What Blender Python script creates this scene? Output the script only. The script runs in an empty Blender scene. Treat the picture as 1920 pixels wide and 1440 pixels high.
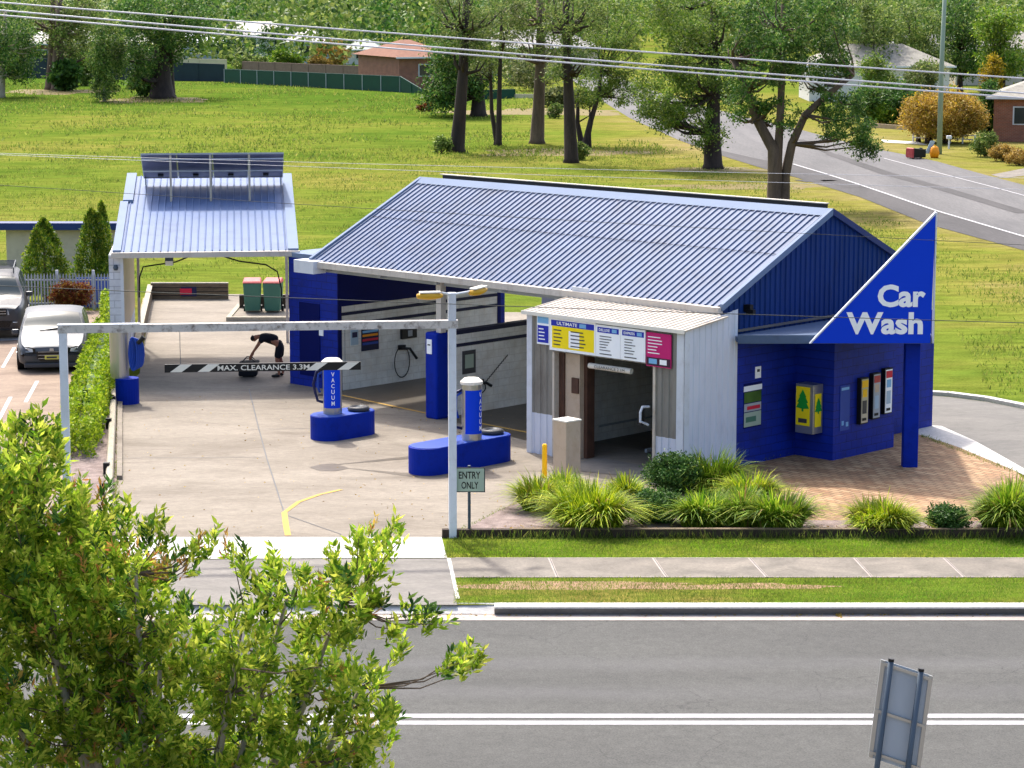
import bpy, math, random
import numpy as np
from mathutils import Vector, Matrix, Euler
R = math.radians
random.seed(7); rng = np.random.default_rng(7)
SC = bpy.context.scene
COL = SC.collection
# ------------------------------------------------------------------ camera, sky, sun
F, PITCH, H = 4830.0, 0.158, 10.84
cam_d = bpy.data.cameras.new('camera'); cam = bpy.data.objects.new('camera', cam_d); COL.objects.link(cam)
cam.location = (0, 0, H); cam.rotation_euler = (math.pi/2-PITCH, 0, 0)
cam_d.sensor_width = 36; cam_d.lens = 36*F/1920; cam_d.clip_end = 6000; cam_d.clip_start = .5
SC.camera = cam
SUNV = Vector((-.22, .66, 1.0)).normalized()            # towards the sun
el = math.asin(SUNV.z); az = math.atan2(SUNV.x, SUNV.y)
w = bpy.data.worlds.new('World'); SC.world = w; w.use_nodes = True
nt = w.node_tree; nt.nodes.clear()
sky = nt.nodes.new('ShaderNodeTexSky'); sky.sky_type = 'NISHITA'; sky.sun_disc = False
sky.sun_elevation = el; sky.sun_rotation = az; sky.air_density = 1.0; sky.dust_density = 5.0; sky.ozone_density = 1.0
bg = nt.nodes.new('ShaderNodeBackground'); bg.inputs[1].default_value = .15
wo = nt.nodes.new('ShaderNodeOutputWorld'); nt.links.new(sky.outputs[0], bg.inputs[0]); nt.links.new(bg.outputs[0], wo.inputs[0])
sd = bpy.data.lights.new('sun', 'SUN'); sd.energy = 2.0; sd.angle = R(2.2); sd.color = (1, .955, .88)
so = bpy.data.objects.new('sun', sd); COL.objects.link(so); so.rotation_euler = SUNV.to_track_quat('Z', 'Y').to_euler(); so.location = (-20, 60, 80)
SC.view_settings.view_transform = 'Standard'; SC.view_settings.look = 'None'; SC.view_settings.gamma = 1
SC.view_settings.exposure = 1.3
# ------------------------------------------------------------------ coordinates
cP, sP = math.cos(PITCH), math.sin(PITCH)
def ray(px, py):
    a = (px-960)/F; b = (720-py)/F
    return Vector((a, cP+b*sP, -sP+b*cP))
def G(px, py, z=0.0):                     # photograph pixel -> point at height z
    d = ray(px, py); t = (z-H)/d.z
    return Vector((d.x*t, d.y*t, z))
def onY(px, py, Y):
    d = ray(px, py); t = Y/d.y
    return Vector((d.x*t, Y, H+d.z*t))
TH = .7645
UV = Vector((math.cos(TH), -math.sin(TH), 0)); WV = Vector((math.sin(TH), math.cos(TH), 0)); ZV = Vector((0, 0, 1)); XV = Vector((1, 0, 0)); YV = Vector((0, 1, 0))
def P(u, w_, z=0): return UV*u + WV*w_ + ZV*z
def UW(v): return v.dot(UV), v.dot(WV)
# ------------------------------------------------------------------ materials
def lin(c):
    return tuple(((v/255)/12.92 if v/255 <= .04045 else ((v/255+.055)/1.055)**2.4) for v in c)
MATS = {}
class NT:
    def __init__(s, m): s.n = m.node_tree.nodes; s.l = m.node_tree.links; s.b = s.n['Principled BSDF']
    def add(s, t, **k):
        n = s.n.new(t)
        for a, v in k.items(): setattr(n, a, v)
        return n
    def noise(s, scale, detail=4, vec=None, rough=.55, dist=0):
        n = s.add('ShaderNodeTexNoise'); n.inputs['Scale'].default_value = scale; n.inputs['Detail'].default_value = detail
        n.inputs['Roughness'].default_value = rough; n.inputs['Distortion'].default_value = dist
        if vec is not None: s.l.new(vec, n.inputs['Vector'])
        return n.outputs['Fac']
    def coord(s, scale=(1, 1, 1), rot=(0, 0, 0), kind='Object'):
        t = s.add('ShaderNodeTexCoord'); m = s.add('ShaderNodeMapping'); m.inputs['Scale'].default_value = scale; m.inputs['Rotation'].default_value = rot
        s.l.new(t.outputs[kind], m.inputs['Vector']); return m.outputs['Vector']
    def geo(s, scale=(1, 1, 1), rot=(0, 0, 0)):
        t = s.add('ShaderNodeNewGeometry'); m = s.add('ShaderNodeMapping'); m.inputs['Scale'].default_value = scale; m.inputs['Rotation'].default_value = rot
        s.l.new(t.outputs['Position'], m.inputs['Vector']); return m.outputs['Vector']
    def ramp(s, fac, stops):
        r = s.add('ShaderNodeValToRGB'); s.l.new(fac, r.inputs[0]); e = r.color_ramp.elements
        while len(e) < len(stops): e.new(.5)
        for i, (p, c) in enumerate(stops):
            e[i].position = p; e[i].color = (c if len(c) == 4 else (*c, 1)) if not isinstance(c, (int, float)) else (c, c, c, 1)
        return r.outputs[0]
    def mix(s, fac, a, b, mode='MIX'):
        m = s.add('ShaderNodeMix', data_type='RGBA', blend_type=mode)
        for i, v in ((0, fac), (6, a), (7, b)):
            if isinstance(v, (int, float)): m.inputs[i].default_value = v
            elif isinstance(v, tuple): m.inputs[i].default_value = (*v, 1) if len(v) == 3 else v
            else: s.l.new(v, m.inputs[i])
        return m.outputs[2]
    def math(s, op, a, b=0.0, clamp=False):
        m = s.add('ShaderNodeMath', operation=op, use_clamp=clamp)
        for i, v in enumerate((a, b)):
            if isinstance(v, (int, float)): m.inputs[i].default_value = v
            else: s.l.new(v, m.inputs[i])
        return m.outputs[0]
    def bump(s, h, strength=.3, dist=.02):
        b = s.add('ShaderNodeBump'); b.inputs['Strength'].default_value = strength; b.inputs['Distance'].default_value = dist
        s.l.new(h, b.inputs['Height']); s.l.new(b.outputs[0], s.b.inputs['Normal'])
def newmat(name, rough=.6, metal=0.0, spec=None):
    m = bpy.data.materials.new(name); m.use_nodes = True; n = NT(m)
    n.b.inputs['Roughness'].default_value = rough; n.b.inputs['Metallic'].default_value = metal
    if spec is not None: n.b.inputs['Specular IOR Level'].default_value = spec
    MATS[name] = m
    return m, n
def paint(name, c, rough=.5, metal=0.0, var=.12, scale=1.5, dirt=None, dirtamt=.25, bump=0, bscale=60, streak=False, spec=.3):
    """painted / plain surface with a little wear"""
    m, n = newmat(name, rough, metal, spec); c = lin(c)
    v = n.geo((1, 1, .25) if streak else (1, 1, 1))
    f = n.noise(scale, 6, v)
    f2 = n.noise(scale*9, 4, v)
    k = n.ramp(f, [(.3, tuple(x*(1-var) for x in c)), (.7, tuple(min(1, x*(1+var)) for x in c))])
    k = n.mix(n.math('MULTIPLY', f2, .35), k, tuple(x*(1-var*1.5) for x in c))
    if dirt:
        d = n.ramp(n.noise(scale*2.3, 8, v, .7), [(.5, 0.0), (.68, 1.0)])
        k = n.mix(n.math('MULTIPLY', d, dirtamt), k, lin(dirt))
    n.l.new(k, n.b.inputs['Base Color'])
    if bump: n.bump(n.noise(bscale, 3, v), bump, .01)
    return m
def foliage(name, c1, c2, c3, trans=.35, nscale=.6, dead=0.0):
    m, n = newmat(name, .55, 0, .25)
    g = n.add('ShaderNodeNewGeometry')
    rnd = g.outputs['Random Per Island']
    k = n.ramp(rnd, ([(0, lin((150, 124, 76))), (dead, lin((136, 116, 66)))] if dead else [])+[(dead+.001, lin(c1)), (.5, lin(c2)), (1, lin(c3))])
    f = n.ramp(n.noise(nscale, 3, n.geo()), [(.35, .62), (.65, 1.25)])
    k = n.mix(1.0, k, f, 'MULTIPLY')
    n.l.new(k, n.b.inputs['Base Color'])
    tr = n.add('ShaderNodeBsdfTranslucent'); n.l.new(k, tr.inputs[0])
    mx = n.add('ShaderNodeMixShader'); mx.inputs[0].default_value = trans
    n.l.new(n.b.outputs[0], mx.inputs[1]); n.l.new(tr.outputs[0], mx.inputs[2])
    n.l.new(mx.outputs[0], n.n['Material Output'].inputs[0])
    return m
M = {}
def grassmat(name, lush, mid, dry, brown, s=1.0, drymask=True):
    m, n = newmat(name, 1, 0, 0)
    v = n.geo()
    vs = n.geo((.5, 1.6, 1))
    a = n.noise(.05*s, 6, v, .6, .4); b = n.noise(.22*s, 7, vs, .65, .3); c = n.noise(2.4*s, 6, v, .7); d = n.noise(14*s, 4, v, .7)
    x = n.math('ADD', n.math('MULTIPLY', a, .6), n.math('MULTIPLY', b, .4))
    if drymask:
        sp = n.add('ShaderNodeSeparateXYZ'); n.l.new(v, sp.inputs[0])
        p0, p1 = G(1273, 267), G(1737, 420); t = (p1-p0).normalized(); nn = Vector((-t.y, t.x, 0))   # side road edge
        if (Vector((-5, 100, 0))-p0).dot(nn) < 0: nn = -nn
        dd = n.math('ADD', n.math('ADD', n.math('MULTIPLY', sp.outputs[0], nn.x), n.math('MULTIPLY', sp.outputs[1], nn.y)), -p0.dot(nn))
        dd = n.math('ADD', dd, n.math('MULTIPLY', n.noise(.12, 5, v), 9.0))
        edge = n.add('ShaderNodeMapRange'); n.l.new(dd, edge.inputs[0]); edge.inputs[1].default_value = 4; edge.inputs[2].default_value = 12; edge.inputs[3].default_value = .17; edge.inputs[4].default_value = 0
        x = n.math('ADD', x, edge.outputs[0])
        back = n.add('ShaderNodeMapRange'); n.l.new(sp.outputs[1], back.inputs[0]); back.inputs[1].default_value = 165; back.inputs[2].default_value = 235; back.inputs[3].default_value = 0; back.inputs[4].default_value = -.16
        x = n.math('ADD', x, back.outputs[0])
    k = n.ramp(x, [(.34, lin(lush)), (.48, lin(mid)), (.60, lin(dry)), (.78, lin(brown))])
    det = n.ramp(n.math('ADD', n.math('MULTIPLY', n.noise(1.1*s, 7, vs, .75), .6), n.math('MULTIPLY', d, .4)), [(.38, .52), (.62, 1.42)])
    k = n.mix(1.0, k, det, 'MULTIPLY')
    n.l.new(k, n.b.inputs['Base Color'])
    n.bump(n.math('ADD', d, c), .6, .05)
    return m
def stone(name, base, alt, spots=None, rough=.85, s=1.0, crack=False, slab=None, stretch=(1, 1, 1), rot=0, bump=.15):
    m, n = newmat(name, rough, 0, .3)
    v = n.geo(stretch, (0, 0, rot))
    f = n.noise(.6*s, 8, v, .62, .5); g = n.noise(9*s, 5, v, .7); h = n.noise(70*s, 3, v, .6)
    k = n.ramp(f, [(.32, lin(base)), (.68, lin(alt))])
    k = n.mix(1.0, k, n.ramp(g, [(.3, .78), (.7, 1.16)]), 'MULTIPLY')
    k = n.mix(1.0, k, n.ramp(h, [(.35, .86), (.65, 1.1)]), 'MULTIPLY')
    if spots:
        q = n.ramp(n.noise(.35*s, 9, v, .7, 1.0), [(.52, 0.0), (.7, 1.0)])
        k = n.mix(n.math('MULTIPLY', q, .7), k, lin(spots))
    n.l.new(k, n.b.inputs['Base Color']); n.bump(h, bump, .006)
    return m
def brick(name, c1, c2, mortar, bw=.39, bh=.19, mort=.012, axis='wall', rot=0.0, rough=.7, bump=.4, dirt=None):
    m, n = newmat(name, rough, 0, .3)
    if axis == 'floor': v = n.geo((1, 1, 1), (0, 0, rot))
    else:
        # wall: horizontal coordinate along the wall, vertical = z
        g = n.add('ShaderNodeNewGeometry'); sp = n.add('ShaderNodeSeparateXYZ'); n.l.new(g.outputs['Position'], sp.inputs[0])
        hx = n.math('ADD', n.math('MULTIPLY', sp.outputs[0], math.cos(rot)), n.math('MULTIPLY', sp.outputs[1], math.sin(rot)))
        cb = n.add('ShaderNodeCombineXYZ'); n.l.new(hx, cb.inputs[0]); n.l.new(sp.outputs[2], cb.inputs[1]); v = cb.outputs[0]
    b = n.add('ShaderNodeTexBrick'); n.l.new(v, b.inputs['Vector'])
    b.inputs['Color1'].default_value = (*lin(c1), 1); b.inputs['Color2'].default_value = (*lin(c2), 1); b.inputs['Mortar'].default_value = (*lin(mortar), 1)
    b.inputs['Scale'].default_value = 1; b.inputs['Brick Width'].default_value = bw; b.inputs['Row Height'].default_value = bh; b.inputs['Mortar Size'].default_value = mort; b.inputs['Bias'].default_value = 0
    k = b.outputs['Color']
    gv = n.geo()
    k = n.mix(1.0, k, n.ramp(n.noise(1.6, 8, gv, .7), [(.3, .72), (.65, 1.08)]), 'MULTIPLY')
    if dirt: k = n.mix(n.math('MULTIPLY', n.ramp(n.noise(1.1, 8, gv, .65, .6), [(.48, 0.0), (.68, 1.0)]), .6), k, lin(dirt))
    n.l.new(k, n.b.inputs['Base Color'])
    n.bump(n.math('SUBTRACT', 1.0, b.outputs['Fac']), bump, .008)
    return m
M['field'] = grassmat('grass_field', (72, 96, 32), (98, 110, 42), (117, 115, 54), (138, 124, 84))
M['lawn'] = grassmat('verge_grass', (52, 96, 16), (88, 116, 26), (124, 128, 48), (130, 112, 72), 3.0, False)
M['lawn2'] = grassmat('patchy_verge_grass', (62, 104, 22), (96, 114, 36), (134, 114, 66), (136, 102, 78), 2.2, False)
M['conc'] = stone('stained_concrete', (118, 109, 97), (142, 133, 120), (90, 81, 69), s=1, stretch=(.5, 1.3, 1))
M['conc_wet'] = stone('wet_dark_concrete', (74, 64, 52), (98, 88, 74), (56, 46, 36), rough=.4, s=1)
M['conc_wh'] = stone('pale_concrete', (184, 181, 176), (198, 195, 190), None, s=1.4)
M['conc_gr'] = stone('grey_concrete', (108, 104, 99), (132, 127, 120), (92, 89, 84), s=1.6, stretch=(.6, 1.5, 1))
M['path'] = stone('footpath_concrete', (102, 96, 88), (134, 126, 115), (84, 80, 74), s=2.2)
M['kerbface'] = stone('shaded_weathered_kerb', (96, 95, 94), (120, 117, 114), (58, 58, 60), s=2, stretch=(.4, 1, 1))  # the face's shade is put into this grey, besides weathered mottling
M['gutter'] = stone('gutter_concrete', (160, 149, 142), (176, 165, 156), (140, 128, 120), s=2, stretch=(.4, 1, 1))
m, n = newmat('asphalt', .85, 0, .3)
k = n.ramp(n.noise(.35, 6, n.geo((.4, 1.2, 1)), .6), [(.3, lin((67, 67, 65))), (.7, lin((78, 78, 75)))])
k = n.mix(1.0, k, n.ramp(n.noise(38, 5, n.geo(), .8), [(.36, .62), (.64, 1.4)]), 'MULTIPLY'); k = n.mix(1.0, k, n.ramp(n.noise(5, 5, n.geo(), .7), [(.36, .9), (.64, 1.1)]), 'MULTIPLY')
sp = n.add('ShaderNodeSeparateXYZ'); n.l.new(n.geo(), sp.inputs[0])
for y0 in (32.2, 33.9, 38.6, 40.3):        # tyre-polished tracks
    d_ = n.math('ABSOLUTE', n.math('ADD', sp.outputs[1], n.math('ADD', n.math('MULTIPLY', n.noise(.25, 3, n.geo((1, .1, 1))), .8), -y0-.4)))
    mr = n.add('ShaderNodeMapRange'); n.l.new(d_, mr.inputs[0]); mr.inputs[1].default_value = .1; mr.inputs[2].default_value = .55; mr.inputs[3].default_value = .30; mr.inputs[4].default_value = 0
    k = n.mix(n.math('MULTIPLY', mr.outputs[0], n.ramp(n.noise(1.2, 6, n.geo((.3, 1, 1))), [(.3, .4), (.7, 1.0)])), k, lin((98, 97, 99)))
vo = n.add('ShaderNodeTexVoronoi', feature='DISTANCE_TO_EDGE'); vo.inputs['Scale'].default_value = .42
wv = n.add('ShaderNodeVectorMath', operation='ADD'); nz = n.add('ShaderNodeTexNoise'); nz.inputs['Scale'].default_value = 1.3; nz.inputs['Detail'].default_value = 6; n.l.new(n.geo(), nz.inputs['Vector']); n.l.new(n.geo(), wv.inputs[0]); n.l.new(nz.outputs['Color'], wv.inputs[1]); n.l.new(wv.outputs[0], vo.inputs['Vector'])
ck = n.math('MULTIPLY', n.ramp(vo.outputs['Distance'], [(.0, 1.0), (.006, 0.0)]), n.ramp(n.noise(.22, 3, n.geo()), [(.5, 0.0), (.56, 1.0)]))
k = n.mix(n.math('MULTIPLY', ck, .55), k, lin((38, 37, 38)))
oil = n.ramp(n.noise(.9, 4, n.geo(), .5), [(.68, 0.0), (.74, 1.0)]); k = n.mix(n.math('MULTIPLY', oil, .35), k, lin((48, 47, 48)))
n.l.new(k, n.b.inputs['Base Color']); n.bump(n.noise(60, 3, n.geo()), .5, .01); M['asph'] = m
M['asph2'] = stone('side_road_asphalt', (84, 83, 84), (102, 100, 100), (72, 71, 73), s=.6, stretch=(1.6, .2, 1), rot=R(38), bump=.3)
M['asph3'] = stone('dark_road_shoulder', (58, 56, 57), (74, 71, 72), (50, 49, 51), s=.6, stretch=(1.6, .3, 1), rot=R(38), bump=.3)
M['lane'] = stone('exit_lane_asphalt', (98, 96, 92), (116, 113, 108), (86, 84, 82), s=1, stretch=(.5, 1.4, 1))
M['stain'] = stone('forecourt_stain', (108, 96, 83), (126, 113, 99), (92, 80, 68), s=2)
M['dirt'] = stone('dry_dirt', (138, 108, 82), (156, 126, 96), (110, 108, 52), s=7)
M['park'] = stone('car_park_surface', (122, 104, 90), (148, 130, 113), (104, 86, 74), s=1.2, stretch=(.7, 1.4, 1))
M['gravel'] = stone('bed_gravel', (104, 88, 82), (150, 134, 128), (72, 60, 54), s=5, bump=.8)
M['litter'] = stone('leaf_litter', (96, 88, 38), (124, 104, 56), (74, 82, 24), s=3, bump=.6)
M['paver'] = brick('sandy_pavers', (184, 152, 114), (156, 118, 84), (104, 82, 62), .30, .15, .014, 'floor', R(45), .8, .3, dirt=(98, 74, 54))
M['yline'] = stone('worn_yellow_paint', (206, 164, 74), (190, 152, 84), (156, 136, 106), s=6)
M['wline'] = stone('white_road_paint', (196, 194, 196), (176, 174, 176), None, s=6)
M['block'] = brick('white_block_wall', (234, 234, 228), (228, 228, 222), (216, 214, 206), .39, .19, .010, 'wall', math.pi/2-TH, bump=.2, dirt=(206, 198, 182))
M['blockw'] = brick('grey_white_block_wall', (206, 208, 216), (198, 200, 208), (170, 172, 182), .39, .19, .012, 'wall', 0)
M['blue'] = paint('royal_blue_paint', (0, 38, 150), .6, spec=.12, var=.10, dirt=(2, 24, 100), dirtamt=.5, bump=.25, bscale=12)
M['blueblock'] = brick('blue_painted_block', (0, 40, 154), (0, 34, 142), (0, 27, 118), .39, .19, .010, 'wall', math.pi/2-TH, .6, .5, dirt=(2, 26, 104))
M['blueblock2'] = brick('blue_painted_pier_block', (0, 40, 154), (0, 34, 142), (0, 27, 118), .39, .19, .010, 'wall', -TH, .6, .5, dirt=(2, 26, 104))
M['bluedk'] = paint('dark_blue_paint', (3, 16, 84), .6, spec=.12, var=.1)
M['fascia'] = paint('slate_blue_fascia', (78, 96, 124), .6, var=.1, dirt=(58, 70, 90), dirtamt=.4)
M['navy'] = paint('navy_stripe_paint', (20, 26, 62), .6, var=.12)
M['sign'] = paint('sign_blue', (0, 60, 205), .5, spec=.15, var=.04, scale=.5)
M['clad'] = paint('blue_grey_cladding', (22, 54, 112), .6, spec=.15, var=.12, streak=True, dirt=(24, 40, 74), dirtamt=.4)
M['roof'] = paint('blue_steel_roof', (80, 98, 130), .55, 0, var=.14, scale=.8, dirt=(58, 70, 94), dirtamt=.6, spec=.2)
M['roofl'] = paint('pale_blue_steel_roof', (92, 112, 150), .55, 0, var=.10, scale=.8, dirt=(70, 86, 120), dirtamt=.5, spec=.2)
M['trim'] = paint('pale_blue_trim', (112, 128, 154), .6, .0, spec=.1, var=.06)
M['gut'] = paint('off_white_gutter', (196, 188, 178), .5, var=.1, dirt=(140, 124, 112), dirtamt=.5, streak=True)
M['white'] = paint('white_painted_steel', (206, 210, 218), .5, var=.06, dirt=(160, 160, 160), dirtamt=.3)
M['whiteclad'] = paint('white_wall_cladding', (206, 210, 222), .5, var=.05, streak=True, dirt=(170, 174, 184), dirtamt=.35)
M['greyclad'] = paint('grey_weathered_cladding', (134, 130, 122), .6, var=.1, streak=True, dirt=(98, 88, 78), dirtamt=.6)
M['cream_roof'] = paint('bleached_cream_roof', (196, 186, 172), .5, var=.08, dirt=(160, 136, 112), dirtamt=.5)
M['rusty'] = paint('flaking_painted_beam', (196, 190, 184), .7, var=.12, scale=3, dirt=(104, 92, 84), dirtamt=.95)
M['rust'] = paint('rusty_brown_steel', (84, 58, 46), .7, var=.25, scale=4)
M['dark'] = paint('black_plastic', (22, 22, 24), .5, var=.1)
M['black'] = paint('black_board', (26, 24, 24), .5, var=.1)
M['stainless'] = paint('brushed_steel', (176, 174, 168), .32, .75, var=.1, streak=True)
M['galv'] = paint('galvanised_steel', (164, 170, 176), .6, .0, var=.12, streak=True)
M['galvdk'] = paint('grey_steel_post', (74, 86, 98), .5, .3, var=.12)
M['cap'] = paint('cream_plastic_cap', (226, 220, 208), .5, var=.05)
M['yellow'] = paint('yellow_paint', (250, 196, 20), .5, var=.06)
M['amber'] = paint('amber_lamp_cover', (206, 156, 40), .35, var=.12)
M['mag'] = paint('magenta_print', (196, 20, 110), .4, var=.05)
M['maroon'] = paint('dark_maroon_print', (60, 24, 50), .4, var=.1)
M['ylw'] = paint('yellow_print', (252, 224, 24), .4, var=.04)
M['printw'] = paint('white_print', (246, 248, 250), .4, var=.03)
M['printb'] = paint('blue_print', (26, 44, 170), .4, var=.05)
M['sky_print'] = paint('light_blue_print', (120, 176, 220), .4, var=.05)
M['txt'] = paint('dark_print', (60, 60, 66), .5, var=.1)
M['greensign'] = paint('grey_green_sign_face', (160, 176, 160), .4, var=.05)
M['beigebox'] = paint('beige_steel_cabinet', (192, 172, 150), .5, .1, var=.06, dirt=(160, 132, 104), dirtamt=.4)
M['timber'] = paint('dark_timber', (62, 50, 42), .85, var=.3, scale=5, dirt=(30, 24, 20), dirtamt=.5)
M['log'] = paint('weathered_timber_log', (168, 160, 142), .85, var=.15, scale=4, dirt=(110, 98, 82), dirtamt=.6)
M['mossy'] = stone('mossy_timber_wall', (92, 78, 62), (122, 104, 82), (64, 60, 40), s=5, stretch=(1, 1, 5))
M['rubble'] = stone('mottled_rock', (150, 132, 106), (186, 164, 134), (86, 76, 60), s=5, bump=.8)
M['binbody'] = paint('dark_green_bin_plastic', (70, 116, 98), .5, var=.08)
M['binlid'] = paint('red_bin_lid', (176, 66, 66), .5, var=.1, dirt=(206, 128, 118), dirtamt=.4)
M['hose'] = paint('blue_hose', (24, 66, 160), .4, var=.15)
M['hosedk'] = paint('dark_blue_hose', (18, 24, 70), .4, var=.15)
M['bark'] = stone('grey_brown_bark', (84, 70, 60), (116, 98, 84), (52, 44, 38), s=4, stretch=(1, 1, .2), bump=.9)
M['barkdk'] = stone('dark_ironbark', (46, 38, 36), (72, 60, 54), (28, 24, 24), s=4, stretch=(1, 1, .2), bump=.9)
M['barkpale'] = stone('pale_bark', (150, 138, 122), (184, 172, 152), (104, 90, 76), s=3, stretch=(1, 1, .3), bump=.5)
M['gum'] = foliage('gum_leaves', (64, 94, 36), (102, 128, 54), (160, 170, 92))
M['gum2'] = foliage('olive_gum_leaves', (70, 86, 42), (106, 118, 62), (154, 156, 100))
M['gumdk'] = foliage('dark_green_leaves', (36, 70, 24), (62, 102, 38), (108, 142, 62))
M['brightleaf'] = foliage('bright_green_leaves', (70, 110, 24), (108, 146, 36), (160, 176, 60))
M['gold'] = foliage('golden_brown_leaves', (124, 96, 40), (178, 144, 66), (214, 184, 100))
M['goldtip'] = foliage('yellow_tip_leaves', (96, 100, 26), (176, 152, 30), (214, 176, 40))
M['hedge'] = foliage('hedge_leaves', (84, 122, 16), (136, 164, 26), (182, 196, 54), .4, 1.2)
M['topiary'] = foliage('conifer_leaves', (54, 92, 18), (98, 130, 28), (170, 176, 56), .35, 1.4)
M['redleaf'] = foliage('red_leaves', (96, 30, 26), (140, 70, 36), (150, 130, 50))
M['strap'] = foliage('strappy_leaves', (80, 118, 16), (142, 168, 24), (204, 208, 54), .4, 1.2, .06)
M['strap2'] = foliage('green_strappy_leaves', (62, 104, 18), (116, 152, 30), (178, 192, 62), .4, 1.2, .06)
M['shrub'] = foliage('dark_shrub_leaves', (34, 70, 24), (66, 104, 40), (118, 148, 74), .25, 1.5)
M['bottle'] = foliage('bottlebrush_leaves', (80, 122, 28), (146, 174, 46), (210, 212, 88), .55, 1.2)
M['bottletip'] = foliage('reddish_new_leaves', (120, 130, 50), (190, 160, 70), (206, 130, 84), .45, 1.1)
M['grassblade'] = foliage('grass_blades', (92, 120, 40), (120, 138, 52), (152, 152, 76), .5, .5)
M['fenceg'] = paint('dark_green_steel_fence', (0, 66, 52), .55, var=.12)
M['fenceb'] = paint('dark_blue_grey_fence', (34, 52, 62), .55, var=.12)
M['timberf'] = paint('brown_paling_fence', (124, 104, 92), .85, var=.15, scale=3)
M['creamf'] = paint('cream_fence', (200, 188, 158), .7, var=.08)
M['creamwall'] = paint('cream_rendered_wall', (196, 184, 166), .8, var=.06, dirt=(160, 148, 128), dirtamt=.4)
M['bluecap'] = paint('navy_capping', (30, 52, 108), .5, var=.08)
M['brickred'] = brick('red_brick_wall', (156, 92, 70), (138, 78, 60), (150, 130, 116), .24, .086, .01, 'wall', 0, bump=.2)
M['tile'] = stone('grey_roof_tiles', (128, 124, 116), (156, 152, 140), (104, 100, 92), s=4)
M['terra'] = stone('terracotta_roof', (118, 76, 58), (134, 92, 72), (96, 66, 52), s=4)
M['housew'] = paint('white_weatherboard', (214, 212, 208), .7, var=.05)
M['housep'] = paint('pinkish_house_wall', (206, 176, 160), .7, var=.06)
M['houseb'] = paint('pale_blue_house_wall', (168, 190, 206), .7, var=.05)
M['tealroof'] = paint('teal_steel_roof', (56, 88, 84), .5, var=.1)
M['greyroof'] = paint('grey_steel_roof', (96, 96, 100), .5, var=.1)
M['polegreen'] = paint('grey_green_pole', (142, 158, 140), .7, var=.1)
M['wire'] = paint('pale_cable', (206, 204, 206), .4, .2, var=.04)
M['wiredk'] = paint('dark_cable', (54, 58, 52), .5, var=.05)
M['silver'] = paint('silver_car_paint', (76, 80, 86), .4, .2, var=.02)
M['silver2'] = paint('warm_silver_car_paint', (72, 73, 77), .4, .2, var=.03)
M['carblack'] = paint('gloss_black_trim', (16, 17, 20), .25, var=.05)
M['cargrey'] = paint('dark_grey_trim', (58, 60, 66), .4, var=.05)
M['tyre'] = paint('tyre_rubber', (26, 26, 26), .85, var=.1)
M['rim'] = paint('alloy_rim', (170, 172, 176), .3, .8, var=.05)
M['plate'] = paint('yellow_number_plate', (206, 196, 90), .4, var=.03)
M['skin'] = paint('tanned_skin', (150, 98, 74), .6, var=.05)
M['shirt'] = paint('black_cloth', (18, 20, 28), .9, var=.15)
M['hair'] = paint('dark_hair', (26, 20, 18), .7, var=.1)
M['interior'] = paint('dark_bay_interior', (110, 104, 98), .8, var=.2)
M['redlogo'] = paint('red_logo', (200, 30, 60), .5, var=.05)
M['orangebin'] = paint('orange_plastic', (240, 150, 20), .5, var=.05)
M['greenemb'] = paint('green_emblem', (20, 150, 50), .5, var=.05)
m, n = newmat('car_glass', .25, 0, .2); n.b.inputs['Base Color'].default_value = (*lin((44, 58, 64)), 1); M['glass'] = m
m, n = newmat('window_glass', .1, 0, .7); n.b.inputs['Base Color'].default_value = (*lin((44, 50, 58)), 1); M['wglass'] = m
m, n = newmat('headlight_lens', .1, 0, .7); n.b.inputs['Base Color'].default_value = (*lin((190, 194, 198)), 1); M['lens'] = m
m, n = newmat('solar_underside', .4, .1)
k = n.ramp(n.noise(3, 4, n.geo((1, 1, .2))), [(.3, lin((96, 98, 128))), (.7, lin((124, 124, 148)))]); n.l.new(k, n.b.inputs['Base Color']); M['solar'] = m
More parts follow.
